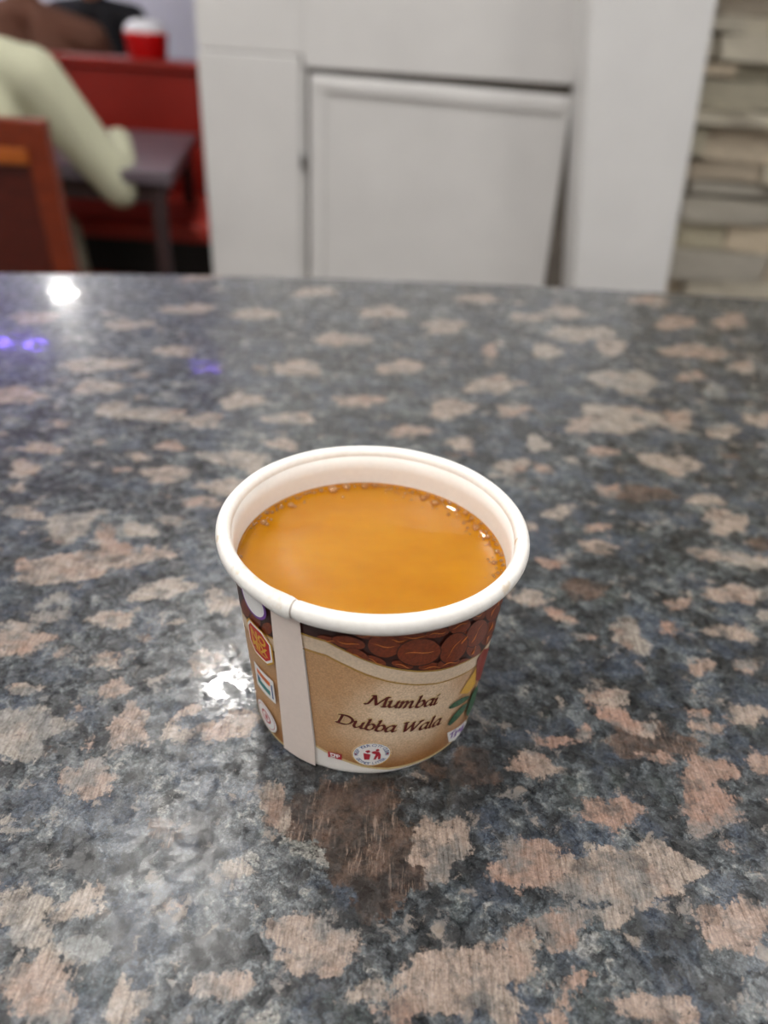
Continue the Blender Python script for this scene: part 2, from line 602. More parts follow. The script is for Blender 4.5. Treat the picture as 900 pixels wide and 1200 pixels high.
def y_edge(x):
    xc_ = np.clip(x, -0.26, 0.26)
    return np.polyval(ep, xc_) + (x - xc_) * np.polyval(np.polyder(ep), xc_)


# crystals read off the photograph: px centre, half sizes, tilt, tone (0 dark brown, near the cup also its painted reflection .. .5 pink .. .8 beige .. 1 grey)
CR = [
 (628,1015,60,36,0,.52),(690,1024,56,40,0,.68),(762,1024,68,38,-4,.72),(450,1012,66,62,10,.10),(515,992,34,50,25,.66),
 (540,1146,74,52,-14,.66),(604,1110,30,32,40,.48),(655,1085,42,26,15,.55),(718,1076,30,18,5,.72),(862,1085,52,40,20,.58),
 (672,1150,27,19,0,.52),(772,1184,54,30,10,.62),(650,1192,22,15,0,.6),(715,952,40,25,5,.48),(830,903,34,24,0,.5),
 (830,946,48,30,5,.46),(893,893,24,16,0,.55),(626,896,34,20,5,.66),(772,888,28,10,10,.5),(552,900,36,24,0,.08),
 (472,1186,30,24,0,.55),(324,945,22,36,-20,.78),(405,955,72,56,10,.07),(364,1106,60,42,0,.66),(264,1156,42,24,-8,.62),
 (45,1158,58,44,0,.62),(150,1178,36,28,0,.72),(32,1076,38,46,0,.82),(92,1058,48,18,-25,.74),(100,1112,36,23,0,.98),
 (102,914,40,24,-12,.60),(14,970,20,17,0,.85),(432,1162,34,22,0,.76),(272,1020,32,14,-10,.8),(152,852,30,29,-30,.60),
 (28,858,54,32,-15,.84),(105,872,14,11,0,.56),(94,831,12,8,-20,.6),(22,752,42,17,0,.62),(76,767,17,9,-5,.6),
 (122,775,28,10,5,.76),(56,722,30,9,0,.7),(64,703,22,10,-20,.9),(132,726,34,11,-8,.76),(192,690,40,14,-8,.78),
 (256,706,16,20,-30,.74),(18,736,28,12,0,.7),(134,806,25,13,-28,.6),(26,808,28,9,-10,.74),(240,776,26,16,-20,.66),
 (220,833,17,10,-15,.6),(272,850,40,20,-10,.66),(96,662,84,18,-6,.72),(142,652,24,16,0,.52),(30,666,15,10,0,.55),
 (182,648,24,9,0,.62),(115,427,46,9,0,.74),(115,453,34,9,0,.78),(14,464,44,10,0,.64),(130,479,22,10,0,.8),
 (182,486,42,10,0,.78),(240,493,24,10,0,.76),(205,411,24,8,0,.74),(200,522,16,9,0,.56),(196,556,28,13,0,.7),
 (266,571,38,10,0,.74),(236,588,22,9,0,.58),(266,536,32,11,0,.8),(165,536,17,6,0,.7),(28,549,24,11,0,.7),
 (26,601,28,9,0,.74),(80,617,38,17,-10,.84),(126,630,16,20,-20,.55),(162,621,22,11,0,.8),(70,496,14,6,0,.64),
 (282,470,28,10,0,.76),(296,542,22,12,0,.8),(733,446,42,14,0,.84),(726,490,44,21,0,.80),(682,497,20,10,0,.66),
 (792,493,20,17,0,.68),(846,506,22,9,0,.76),(838,459,17,9,0,1.),(890,491,20,10,0,.72),(786,543,38,13,5,.74),
 (706,529,24,6,0,.56),(630,520,17,10,0,.82),(600,546,22,11,0,.8),(636,548,12,6,0,.76),(756,579,40,11,5,.16),
 (714,575,16,9,0,.56),(651,601,22,9,0,.76),(826,586,22,9,0,.74),(850,611,32,15,5,.7),(700,618,17,7,0,.54),
 (680,391,38,10,0,.78),(716,406,22,10,0,.72),(792,378,28,8,0,.58),(856,376,20,10,0,.58),(812,412,40,9,0,.62),
 (574,411,12,8,0,.55),(640,411,17,11,0,.8),(576,451,28,13,0,.76),(660,366,28,7,0,.72),(810,441,17,7,0,.56),
 (738,745,32,17,32,.84),(786,736,17,10,10,.48),(860,696,36,14,5,.66),(795,708,18,9,0,.54),(650,716,14,8,10,.46),
 (622,701,26,10,10,.74),(662,726,17,8,15,.7),(856,741,32,12,10,.68),(896,721,12,12,0,.84),(822,781,20,11,10,.58),
 (872,781,20,10,10,.56),(727,816,18,9,35,.78),(822,836,20,9,10,.54),(876,836,32,14,10,.7),(726,842,40,14,20,.44),
 (762,868,54,26,15,.12),(682,857,15,9,10,.5),(840,650,34,9,5,.7),(884,658,22,12,10,.8),(684,690,34,13,10,.26),
 (700,641,28,9,5,.66),(655,868,30,8,0,.45),(450,366,34,7,0,.7),(520,382,30,8,0,.72),(400,398,34,8,0,.66),
 (350,432,34,9,0,.72),(470,430,30,9,0,.66),(530,478,34,10,0,.7),(420,470,30,9,0,.64),(340,490,30,9,0,.74),
 (600,480,22,9,0,.66),(480,505,30,8,0,.6),(560,350,28,5,0,.7),(300,368,34,6,0,.74),(220,362,34,6,0,.7),
 (150,380,30,7,0,.74),(370,342,30,5,0,.7),(620,372,22,6,0,.74),(40,372,36,7,0,.72),(760,352,30,5,0,.66),
 (870,430,20,7,0,.7),(540,520,22,8,0,.72),(330,520,22,8,0,.7),(50,525,26,9,0,.66),(200,610,20,8,0,.7),
]
xs = np.unique(np.round(np.concatenate([np.linspace(-0.66, -0.28, 80), np.arange(-0.28, -0.165, 0.0028), np.arange(-0.165, 0.165, 0.0014),
                                        np.arange(0.165, 0.28, 0.0028), np.linspace(0.28, 0.66, 80)]), 5))
ys = np.concatenate([np.linspace(-0.30, -0.10, 46)[:-1], np.arange(-0.10, 0.13, 0.0014), np.linspace(0.13, 1.0, 92) * 0 + np.nan])
n_far = 92
ys0 = ys[:-n_far]
tf = np.linspace(0, 1, n_far + 1)[1:]
GX, GY = [], []
for x in xs:
    col_y = np.concatenate([ys0, 0.13 + tf * (y_edge(x) - 0.006 - 0.13)])
    GX.append(np.full(len(col_y), x)); GY.append(col_y)
GX = np.array(GX); GY = np.array(GY)
NX, NY = GX.shape


def crystal_field(X, Y):
    fs = np.full(X.shape, -30.0)
    fd = np.full(X.shape, -30.0)                      # dark brown crystals, some holding the cup's painted reflection
    tw = np.full(X.shape, 1e-9); tt_ = np.full(X.shape, 0.6e-9)
    rg = np.random.RandomState(5)
    items = []
    for (cx, cy, rx, ry, ang, tn) in CR:
        a_ = math.radians(ang)
        c = at_z(cx, cy, T)[:2]
        ax = at_z(cx + rx * math.cos(a_), cy + rx * math.sin(a_), T)[:2] - c
        bx = at_z(cx - ry * math.sin(a_), cy + ry * math.cos(a_), T)[:2] - c
        items.append((c, ax, bx, tn))
    # the stone goes on beyond what the photograph frames
    n0 = 0
    while n0 < 420:
        c = np.array([rg.uniform(-0.66, 0.66), rg.uniform(-0.30, 0.40)])
        v = np.array([c[0], c[1], T]) - CAM
        zc_ = v @ _F
        if zc_ > 0:
            px, py = 450 + FPX * (v @ _R) / zc_, 600 - FPX * (v @ _U) / zc_
            if -25 < px < 925 and 335 < py < 1225:
                n0 += 0.35
                continue
        a_ = rg.uniform(0, PI); r1 = rg.uniform(0.004, 0.016); r2 = r1 * rg.uniform(0.45, 0.9)
        items.append((c, np.array([math.cos(a_), math.sin(a_)]) * r1, np.array([-math.sin(a_), math.cos(a_)]) * r2,
                      rg.choice([.1, .5, .6, .66, .72, .76, .8, .85])))
        n0 += 1
    for k in range(460):                                # small grains between the large crystals
        c = np.array([rg.uniform(-0.30, 0.30), rg.uniform(-0.09, 0.37)])
        a_ = rg.uniform(-.5, .5); r1 = rg.uniform(0.0016, 0.0052); r2 = r1 * rg.uniform(0.4, 0.9)
        items.append((c, np.array([math.cos(a_), math.sin(a_)]) * r1, np.array([-math.sin(a_), math.cos(a_)]) * r2,
                      rg.choice([.12, .5, .6, .68, .74, .78, .84, .98])))
    for c, ax, bx, tn in items:
        R_ = 1.5 * max(np.hypot(*ax), np.hypot(*bx))
        sel = (np.abs(X - c[0]) < R_) & (np.abs(Y - c[1]) < R_)
        if not sel.any():
            continue
        Mi = np.linalg.inv(np.stack([ax, bx], 1))
        u = Mi[0, 0] * (X[sel] - c[0]) + Mi[0, 1] * (Y[sel] - c[1])
        v = Mi[1, 0] * (X[sel] - c[0]) + Mi[1, 1] * (Y[sel] - c[1])
        th = np.arctan2(v, u)
        ph = rg.uniform(0, 6.28, 4)
        wob = 1 + .13 * np.sin(2 * th + ph[0]) + .12 * np.sin(3 * th + ph[1]) + .09 * np.sin(5 * th + ph[2]) + .05 * np.sin(8 * th + ph[3])
        sz = 1000 * math.sqrt(np.hypot(*ax) * np.hypot(*bx))
        sd = (wob - np.hypot(u, v)) * sz
        if tn < 0.35:
            fd[sel] = np.maximum(fd[sel], sd)
            continue
        fs[sel] = np.maximum(fs[sel], sd)
        wgt = np.exp(np.clip(sd / 1.0, -12, 6))
        tw[sel] += wgt
        tt_[sel] += wgt * tn
    return np.clip(fs, -12, 12), tt_ / tw, np.clip(fd, -12, 12)


fsv, tonev, fdv = crystal_field(GX, GY)
counter = tag(empty('granite_counter', (0, 0, 0)), 'polished blue grey granite counter with pink and beige crystals', 'counter')
V = np.stack([GX.ravel(), GY.ravel(), np.full(GX.size, T)], 1)
idx = np.arange(NX * NY).reshape(NX, NY)
Q = np.stack([idx[:-1, :-1].ravel(), idx[1:, :-1].ravel(), idx[1:, 1:].ravel(), idx[:-1, 1:].ravel()], 1)
# rounded edge and sides hang off the border of the grid
border = np.concatenate([idx[:, 0], idx[-1, 1:], idx[-2::-1, -1], idx[0, -2:0:-1]])
bp = V[border]
nxt = np.roll(bp, -1, 0) - np.roll(bp, 1, 0)
nrm = np.stack([nxt[:, 1], -nxt[:, 0]], 1)
nrm /= np.linalg.norm(nrm, axis=1)[:, None] + 1e-12
verts = [V]; faces = [Q]; prev = border; base_n = len(V)
for off, dz in ((0.0035, -0.0012), (0.0058, -0.0038), (0.006, -0.030), (0.004, -0.034), (-0.03, -0.034)):
    ring = bp + np.concatenate([nrm * off, np.full((len(bp), 1), dz)], 1)
    cur = base_n + np.arange(len(bp)); base_n += len(bp)
    verts.append(ring)
    faces.append(np.stack([prev, cur, np.roll(cur, -1), np.roll(prev, -1)], 1))
    prev = cur
V2 = np.concatenate(verts); F2 = np.concatenate(faces)
me = bpy.data.meshes.new('counter_top')
me.vertices.add(len(V2)); me.vertices.foreach_set('co', V2.ravel())
me.loops.add(F2.size); me.loops.foreach_set('vertex_index', F2.ravel().astype(np.int32))
me.polygons.add(len(F2)); me.polygons.foreach_set('loop_start', np.arange(0, F2.size, 4, dtype=np.int32))
me.update(calc_edges=True)
me.validate()
fa = np.concatenate([fsv.ravel(), np.tile(fsv.ravel()[border], 5)])
da = np.concatenate([fdv.ravel(), np.tile(fdv.ravel()[border], 5)])
ta = np.concatenate([tonev.ravel(), np.tile(tonev.ravel()[border], 5)])
at = me.attributes.new('crystal', 'FLOAT', 'POINT'); at.data.foreach_set('value', fa.astype(np.float32))
at = me.attributes.new('crystal_dark_reflect', 'FLOAT', 'POINT'); at.data.foreach_set('value', da.astype(np.float32))
at = me.attributes.new('crystal_tone', 'FLOAT', 'POINT'); at.data.foreach_set('value', ta.astype(np.float32))
link('counter_top', me, M['granite'], counter, smooth=True)
for sx in (-0.56, 0.56):
    box('support_panel', (sx - .02, -0.22, 0), (sx + .02, 0.18, T - 0.033), M['black_base'], counter, 0.003)
box('modesty_panel', (-0.54, 0.12, 0.12), (0.54, 0.14, T - 0.033), M['black_base'], counter, 0.002)

# ================================================================== PAPER CUP
CH, RT, RB, RO, RI = 0.04907, 0.02964, 0.02625, 0.0325, 0.00193
ZT = CH - 2 * RI
WALL = 0.0005


def rc(z): return RB + (RT - RB) * z / ZT


def on_cup(px, py):
    """pixel -> (angle, height) on the outside of the cup wall"""
    d = ray(px, py)
    o = CAM - np.array([0, 0, T])
    k = (RT - RB) / ZT
    A = d[0] ** 2 + d[1] ** 2 - (k * d[2]) ** 2
    q = RB + k * o[2]
    B = 2 * (o[0] * d[0] + o[1] * d[1] - q * k * d[2])
    C_ = o[0] ** 2 + o[1] ** 2 - q * q
    disc = B * B - 4 * A * C_
    disc = max(disc, 0)
    t_ = (-B - math.sqrt(disc)) / (2 * A)
    p = o + d * t_
    return math.atan2(p[0], -p[1]), p[2]


def wrap(phi, z, off):
    r = rc(z) + off
    return (r * math.sin(phi), -r * math.cos(phi), T + z)


def lin(c0, c1, f): return tuple(a + (b - a) * f for a, b in zip(c0, c1))


def paper(name, col, rough=0.45):
    t = NT(name)
    co = t.coord()
    f = t.noise(co, 900, 3)
    lo = tuple(c * .96 for c in col[:3]) + (1,)
    t.bump(t.noise(co, 700, 3), 0.06, 0.0003)
    return t.set(Base_Color=t.ramp(f, [(0.3, lo), (0.7, col)]), Roughness=rough, Subsurface_Weight=0.0)


def ink(name, col, rough=0.4, var=0.12):
    return plain(name, col, rough, var, 1800)


M['paper'] = paper('white_cup_paper', srgb(243, 238, 232))
M['paper_seam'] = paper('seam_paper', srgb(238, 222, 212))

# printed tan ground: light in the middle, browner towards the foot, fine print grain
t = NT('tan_print')
co = t.coord()
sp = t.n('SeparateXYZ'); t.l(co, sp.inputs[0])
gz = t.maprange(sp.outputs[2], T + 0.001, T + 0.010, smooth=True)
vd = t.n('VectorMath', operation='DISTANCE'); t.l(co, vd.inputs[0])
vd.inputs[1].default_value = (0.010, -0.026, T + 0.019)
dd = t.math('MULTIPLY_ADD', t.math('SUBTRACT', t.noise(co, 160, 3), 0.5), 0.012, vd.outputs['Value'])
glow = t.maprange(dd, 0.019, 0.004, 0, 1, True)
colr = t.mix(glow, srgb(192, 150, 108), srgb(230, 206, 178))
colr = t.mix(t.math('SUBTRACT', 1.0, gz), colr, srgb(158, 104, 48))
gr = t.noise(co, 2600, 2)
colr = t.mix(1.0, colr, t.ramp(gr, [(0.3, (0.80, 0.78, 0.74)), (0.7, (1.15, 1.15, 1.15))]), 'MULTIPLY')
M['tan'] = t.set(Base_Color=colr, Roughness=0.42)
M['swoosh'] = ink('cream_swoosh_print', srgb(220, 198, 172), 0.42, 0.1)
M['swoosh_edge'] = ink('gold_swoosh_edge', srgb(176, 138, 60))
M['bean_dark'] = ink('bean_shadow_print', srgb(52, 16, 6))
M['bean'] = ink('bean_brown_print', srgb(116, 48, 17), var=0.35)
M['bean_lit'] = ink('bean_crease_print', srgb(206, 120, 50))
M['maroon'] = ink('maroon_lettering', srgb(92, 22, 14))
M['halo'] = ink('pale_lettering_halo', srgb(214, 190, 140))
M['white_ink'] = ink('white_print', srgb(240, 238, 236), var=0.03)
M['red_ink'] = ink('red_print', srgb(196, 28, 22))
M['crimson'] = ink('crimson_print', srgb(178, 30, 50))
M['yellow_ink'] = ink('yellow_print', srgb(216, 166, 44))
M['green_ink'] = ink('green_print', srgb(30, 92, 52))
M['green_dark'] = ink('dark_green_print', srgb(14, 62, 30))
M['blue_ink'] = ink('blue_print', srgb(60, 92, 150))
M['teal_ink'] = ink('teal_print', srgb(40, 130, 130))
M['orange_ink'] = ink('orange_print', srgb(222, 110, 50))
M['purple_ink'] = ink('purple_print', srgb(120, 70, 160))
M['tomato'] = ink('tomato_print', srgb(142, 46, 28))

cup = tag(empty('paper_cup', (0, 0, T)), 'small printed paper cup with coffee bean border and white rolled rim', 'cup')


def r_in(z): return rc(z) - WALL


ZB = 0.005
prof = [(RB - WALL, 0.0), (RB - 0.0002, 0.0), (RB, 0.0002)]
prof += [(rc(z), z) for z in np.linspace(0.001, CH - 0.0019, 14)]
prof += [(r_in(z), z) for z in np.linspace(CH - 0.0019, 0.0, 14)]
wall = lathe('cup_wall', prof, 320, M['paper'], cup, origin=(0, 0, T), closed=True)
lathe('cup_bottom', [(0, ZB + .0004), (r_in(ZB) - .0003, ZB + .0004), (r_in(ZB) + .0001, ZB), (r_in(ZB) - .0006, ZB - .0004), (0, ZB - .0004)], 128, M['paper'], cup, origin=(0, 0, T))

# rolled rim, with the step where the paper overlaps at the seam
SEAM_PHI, _ = on_cup(351, 741)
t = NT('rim_paper')
co = t.coord()
f = t.noise(co, 800, 3)
rimc = t.ramp(f, [(0.3, srgb(238, 234, 228)), (0.7, srgb(246, 243, 238))])
RSTAIN = [(283, 669, 2.0, .5), (330, 700, 3.0, .35), (302, 682, 1.6, .5), (596, 690, 1.8, .45), (284, 575, .8, .8), (254, 633, 1.2, .5), (603, 634, 1.1, .8)]
for (sx, sy, sr, sa) in RSTAIN:
    p = at_z(sx, sy, T + CH - 0.001)
    vd = t.n('VectorMath', operation='DISTANCE')
    t.l(co, vd.inputs[0]); vd.inputs[1].default_value = tuple(p)
    dd = t.math('MULTIPLY_ADD', t.math('SUBTRACT', t.noise(co, 700, 3), 0.5), 0.004 * sr / 2, vd.outputs['Value'])
    mk = t.maprange(dd, sr * 0.0010, sr * 0.0003, 0, sa, True)
    rimc = t.mix(mk, rimc, srgb(205, 170, 115))
vp = t.n('VectorMath', operation='DOT_PRODUCT'); t.l(co, vp.inputs[0]); vp.inputs[1].default_value = (math.cos(SEAM_PHI), math.sin(SEAM_PHI), 0)
vq = t.n('VectorMath', operation='DOT_PRODUCT'); t.l(co, vq.inputs[0]); vq.inputs[1].default_value = (math.sin(SEAM_PHI), -math.cos(SEAM_PHI), 0)
hair = t.maprange(t.math('ABSOLUTE', vp.outputs['Value']), 0.00022, 0.00008, 0, 0.75, True)
hair = t.math('MULTIPLY', hair, t.math('GREATER_THAN', vq.outputs['Value'], 0.0302))
rimc = t.mix(hair, rimc, srgb(120, 100, 84))
t.bump(t.noise(co, 500, 3), 0.1, 0.0004)
M['rim'] = t.set(Base_Color=rimc, Roughness=0.4)
seg, nr = 420, 20
V_, F_ = [], []
for i in range(seg):
    a = 2 * PI * i / seg
    d = (a - SEAM_PHI + PI) % (2 * PI) - PI
    s = 1.0
    if -0.22 < d <= 0:
        s = 1.0 + 0.16 * min(1, (d + 0.22) / 0.12)      # overlap: thicker roll up to the seam
    gro = math.exp(-(d / 0.014) ** 2)
    s -= 0.22 * gro
    s += 0.015 * math.sin(5 * a + 1) + 0.012 * math.sin(11 * a)
    HW = (RO - (rc(CH - RI) - WALL)) / 2 - 0.00002
    for k in range(nr):
        b = 2 * PI * k / nr
        rr_ = RO - HW + HW * (s if math.cos(b) > 0 else 1.0) * math.cos(b)
        zz = CH - RI + RI * s * math.sin(b) * (1.0 if math.sin(b) > 0 else 1.12)
        V_.append((rr_ * math.sin(a), -rr_ * math.cos(a), T + zz))
for i in range(seg):
    j = (i + 1) % seg
    for k in range(nr):
        k2 = (k + 1) % nr
        F_.append((i * nr + k, j * nr + k, j * nr + k2, i * nr + k2))
me = bpy.data.meshes.new('rim'); me.from_pydata(V_, [], F_)
link('rim', me, M['rim'], cup, smooth=True)
# ---- prints on the wall -------------------------------------------------
LAY = 0.00004


def decal(name, polys, mats, layer, parent=wall, step=0.03):
    """polys: list of (points [(phi, z)], material index); sliced along the cup's curve and wrapped onto it"""
    bm = bmesh.new()
    for pts, mi in polys:
        vs_ = [bm.verts.new((p[0], p[1] * 40.0, 0)) for p in pts]
        try:
            f_ = bm.faces.new(vs_)
            f_.material_index = mi
        except ValueError:
            pass
    bmesh.ops.triangulate(bm, faces=bm.faces)
    lo = min(v.co.x for v in bm.verts); hi = max(v.co.x for v in bm.verts)
    x = math.ceil(lo / step) * step
    while x < hi:
        g = list(bm.verts) + list(bm.edges) + list(bm.faces)
        bmesh.ops.bisect_plane(bm, geom=g, plane_co=(x, 0, 0), plane_no=(1, 0, 0), dist=1e-6)
        x += step
    for f_ in bm.faces:
        f_.normal_update()
        if f_.normal.z < 0:
            f_.normal_flip()
    for v in bm.verts:
        phi, z_ = v.co.x, v.co.y / 40.0
        v.co = wrap(phi, z_, LAY * layer)
    me = bpy.data.meshes.new(name)
    bm.to_mesh(me); bm.free()
    return link(name, me, mats, parent)


def P(*pts): return [on_cup(*p) for p in pts]


def ell(cx, cy, rx, ry, rot=0.0, n=28, wob=0.0, seed=0):
    """ellipse in (phi, z); rx in rad, ry in m, rot in degrees in true surface units"""
    r_ = math.radians(rot); out = []
    rm = 0.028
    for i in range(n):
        a = 2 * PI * i / n
        k = 1 + wob * math.sin(3 * a + seed)
        u, v = rx * rm * math.cos(a) * k, ry * math.sin(a) * k
        out.append((cx + (u * math.cos(r_) - v * math.sin(r_)) / rm, cy + u * math.sin(r_) + v * math.cos(r_)))
    return out


def px_ell(cx, cy, rx, ry, rot=0.0, n=26):
    """ellipse drawn in pixels around a spot on the wall, carried to the surface there"""
    a_ = math.radians(rot)
    return [on_cup(cx + rx * math.cos(q) * math.cos(a_) - ry * math.sin(q) * math.sin(a_),
                   cy + rx * math.cos(q) * math.sin(a_) + ry * math.sin(q) * math.cos(a_)) for q in np.linspace(0, 2 * PI, n, endpoint=False)]


ZP_TOP = CH - 0.0024
s_tl, s_bl = on_cup(322, 733), on_cup(335, 873)
s_tr, s_br = on_cup(353, 741), on_cup(370, 873)
foot = P((370, 873), (382, 880), (406, 891), (425, 897), (455, 900), (500, 887.5), (533, 864))
z_end = foot[-1][1]
right_top = (s_tr[0] - (s_br[0] - s_tr[0]) * 0.05, ZP_TOP)
right_edge = s_tr[0]
wrap_end = s_bl[0] + 2 * PI
n_ = 60
back = [(foot[-1][0] + (wrap_end - foot[-1][0]) * i / n_, z_end) for i in range(1, n_ + 1)]
top = [(s_tl[0] + 2 * PI + (right_edge - s_tl[0] - 2 * PI) * i / n_, ZP_TOP) for i in range(n_ + 1)]
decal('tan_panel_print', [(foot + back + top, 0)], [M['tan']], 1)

# wavy lower edge of the bean border
wave_px = [(353, 741), (382, 750), (410, 764), (430, 773), (455.5, 781), (489, 785.6), (515.5, 784), (542, 775.6), (564.5, 762)]
wave = P(*wave_px)
lwave = P((323, 748), (307, 740), (293, 729))           # left of the seam
w_end = wave[-1]; l_end = (lwave[-1][0] + 2 * PI, lwave[-1][1])
nb = 50
mid = []
for i in range(1, nb):
    f = i / nb
    ph = w_end[0] + (l_end[0] - w_end[0]) * f
    mid.append((ph, w_end[1] * (1 - f) + l_end[1] * f - 0.006 * math.sin(PI * f) * math.cos(2.2 * PI * f)))
lower = wave + mid + [l_end] + [(q[0] + 2 * PI, q[1]) for q in lwave[-2::-1]]
lower[-1] = (s_tl[0] + 2 * PI, lower[-1][1])


def shift(path, dz): return [(p[0], p[1] + dz) for p in path]


def strip(path, dz0, dz1):
    out = []
    for a, b in zip(path, path[1:]):
        out.append(([(a[0], min(a[1] + dz1, ZP_TOP)), (b[0], min(b[1] + dz1, ZP_TOP)), (b[0], min(b[1] + dz0, ZP_TOP)), (a[0], min(a[1] + dz0, ZP_TOP))], 0))
    return out


decal('cream_swoosh_print', strip(lower, 0.0, -0.0038), [M['swoosh']], 2)
decal('gold_edge_print', strip(lower, 0.0002, -0.0004) + strip(lower, -0.0040, -0.0043), [M['swoosh_edge']], 3)
band = lower + [(q[0], ZP_TOP) for q in lower[::-1]]
band_polys = []
for a, b in zip(lower, lower[1:]):
    band_polys.append(([(a[0], a[1] + .0001), (b[0], b[1] + .0001), (b[0], ZP_TOP), (a[0], ZP_TOP)], 0))
decal('yellow_foot_print', strip(foot + back, 0.0002, -0.0005), [M['halo']], 2)
# beans: px ellipses seen on the front, then the border goes on round the back
def c3(x, y): return 400 + x / 4.5, 690 + y / 4.5


BEANS = [(405, 325, 118, 74, -6), (225, 290, 88, 66, 5), (585, 305, 62, 96, 38), (705, 228, 48, 84, 32), (615, 185, 62, 46, -20),
         (85, 345, 70, 34, 25), (500, 225, 66, 26, -12), (790, 110, 34, 62, 22), (385, 244, 90, 20, -3), (40, 276, 92, 34, 12),
         (690, 318, 40, 40, 30), (560, 385, 62, 26, -12), (778, 200, 22, 48, 22), (180, 372, 60, 22, 20), (715, 130, 40, 36, -20), (-70, 262, 60, 18, 14), (640, 395, 50, 30, -25), (470, 405, 70, 22, -4), (320, 395, 60, 20, 12), (640, 260, 36, 50, 30), (300, 262, 60, 40, 0), (760, 260, 30, 40, 25), (820, 60, 24, 40, 22), (150, 240, 80, 24, 4), (660, 130, 60, 26, -20)]
BP = []
fill_polys, line_polys = [], []


def clip_band(pts):
    out = []
    for ph, z_ in pts:
        q = ph
        lo_ = None
        for a, b in zip(lower, lower[1:]):
            if a[0] <= q <= b[0]:
                f = (q - a[0]) / max(b[0] - a[0], 1e-9)
                lo_ = a[1] + (b[1] - a[1]) * f
                break
        if lo_ is None:
            q2 = q + 2 * PI
            for a, b in zip(lower, lower[1:]):
                if a[0] <= q2 <= b[0]:
                    lo_ = a[1] + (b[1] - a[1]) * (q2 - a[0]) / max(b[0] - a[0], 1e-9)
                    break
        lo_ = ZP_TOP - .0001 if lo_ is None else lo_
        out.append((ph, min(max(z_, lo_ + 0.0003), ZP_TOP)))
    return out


def bean(cph, cz, rp, rz, rot, k):
    fill_polys.append((clip_band(ell(cph, cz, rp, rz, rot, 30, 0.02, k)), 0))
    r_ = math.radians(rot)
    seg_ = []
    N = 12
    for i in range(N + 1):
        s_ = -0.78 + 1.56 * i / N
        u, v = s_ * rp * 0.028, 0.12 * rz * math.sin(s_ * 4 + k)
        seg_.append((cph + (u * math.cos(r_) - v * math.sin(r_)) / 0.028, cz + u * math.sin(r_) + v * math.cos(r_)))
    up = [(p[0], p[1] + 0.00009) for p in seg_]
    line_polys.append((seg_ + up[::-1], 0))


shadow_polys = []
for k, (bx, by, rx, ry, rot) in enumerate(BEANS):
    x, y = c3(bx, by)
    if x < 356: continue
    pts = px_ell(x, y, rx / 4.5, ry / 4.5, rot)
    pts2 = px_ell(x, y, rx / 4.5 * .955, ry / 4.5 * .935, rot)
    shadow_polys.append((clip_band(pts), 0))
    fill_polys.append((clip_band(pts2), 0))
    a_ = math.radians(rot if rx > ry else rot + 90)
    L = max(rx, ry) / 4.5 * .72
    lp = []
    for i in range(9):
        s_ = -1 + 2 * i / 8
        ox, oy = L * s_, 1.2 * math.sin(3 * s_ + k)
        lp.append((x + ox * math.cos(a_) - oy * math.sin(a_), y + ox * math.sin(a_) + oy * math.cos(a_)))
    wl = [(px_, py_ + 1.1 * (1 - (i / 4 - 1) ** 2)) for i, (px_, py_) in enumerate(lp)]
    line_polys.append((clip_band([on_cup(*q) for q in lp] + [on_cup(*q) for q in wl[::-1]]), 0))
for (x, y, rx, ry, rot) in ((289, 712, 5, 12, -15), (300, 727, 7, 10, -20), (314, 736, 7, 8, -10), (296, 722, 3, 8, -20)):
    shadow_polys.append((clip_band(px_ell(x, y, rx, ry, rot)), 0))
    fill_polys.append((clip_band(px_ell(x, y, rx * .88, ry * .88, rot)), 0))
rb_ = random.Random(4)
ph = w_end[0] + 0.12
while ph < l_end[0] - 0.1:
    bean(ph, ZP_TOP - rb_.uniform(0.001, 0.007), 0.12, 0.0026, rb_.uniform(-50, 50), rb_.random() * 6)
    ph += 0.11
# beans overlap: give each its own thin layer so the nearer one covers
decal('bean_border_print', band_polys, [M['bean_dark']], 4)
sh = [p for p in shadow_polys]
bmx = 5.0
for i, p in enumerate(sh[::-1]):
    k = len(sh) - 1 - i
    decal('bean_print', [sh[k]], [M['bean_dark']], bmx + i * 0.25)
    decal('bean_print', [fill_polys[k]], [M['bean']], bmx + i * 0.25 + 0.12)
decal('bean_print', fill_polys[len(sh):], [M['bean']], 5.2)
TOPL = bmx + len(sh) * 0.25 + 0.5
decal('bean_crease_print', line_polys, [M['bean_lit']], TOPL)

# white seam strip, a raised lap of paper
sv = [s_tl, s_bl, (s_bl[0], 0.0004), (s_br[0], 0.0004), s_br, s_tr]
seam_pts = [(s_tl[0], ZP_TOP), (s_bl[0], 0.0003), (s_br[0] + 0.0, 0.0003), s_br, (s_tr[0], ZP_TOP)]
decal('seam_strip', [(seam_pts, 0)], [M['paper_seam']], TOPL + 1.5)

# ---- lettering: broad-nib italic strokes
def cat(pts, n=7):
    if len(pts) == 2: return [lin(pts[0], pts[1], i / 3) for i in range(4)]
    p = [pts[0]] + list(pts) + [pts[-1]]
    out = []
    for i in range(1, len(p) - 2):
        for k in range(n):
            s_ = k / n
            out.append(tuple(0.5 * ((2 * p[i][j]) + (-p[i - 1][j] + p[i + 1][j]) * s_ + (2 * p[i - 1][j] - 5 * p[i][j] + 4 * p[i + 1][j] - p[i + 2][j]) * s_ ** 2
                                    + (-p[i - 1][j] + 3 * p[i][j] - 3 * p[i + 1][j] + p[i + 2][j]) * s_ ** 3) for j in (0, 1)))
    out.append(pts[-1])
    return out


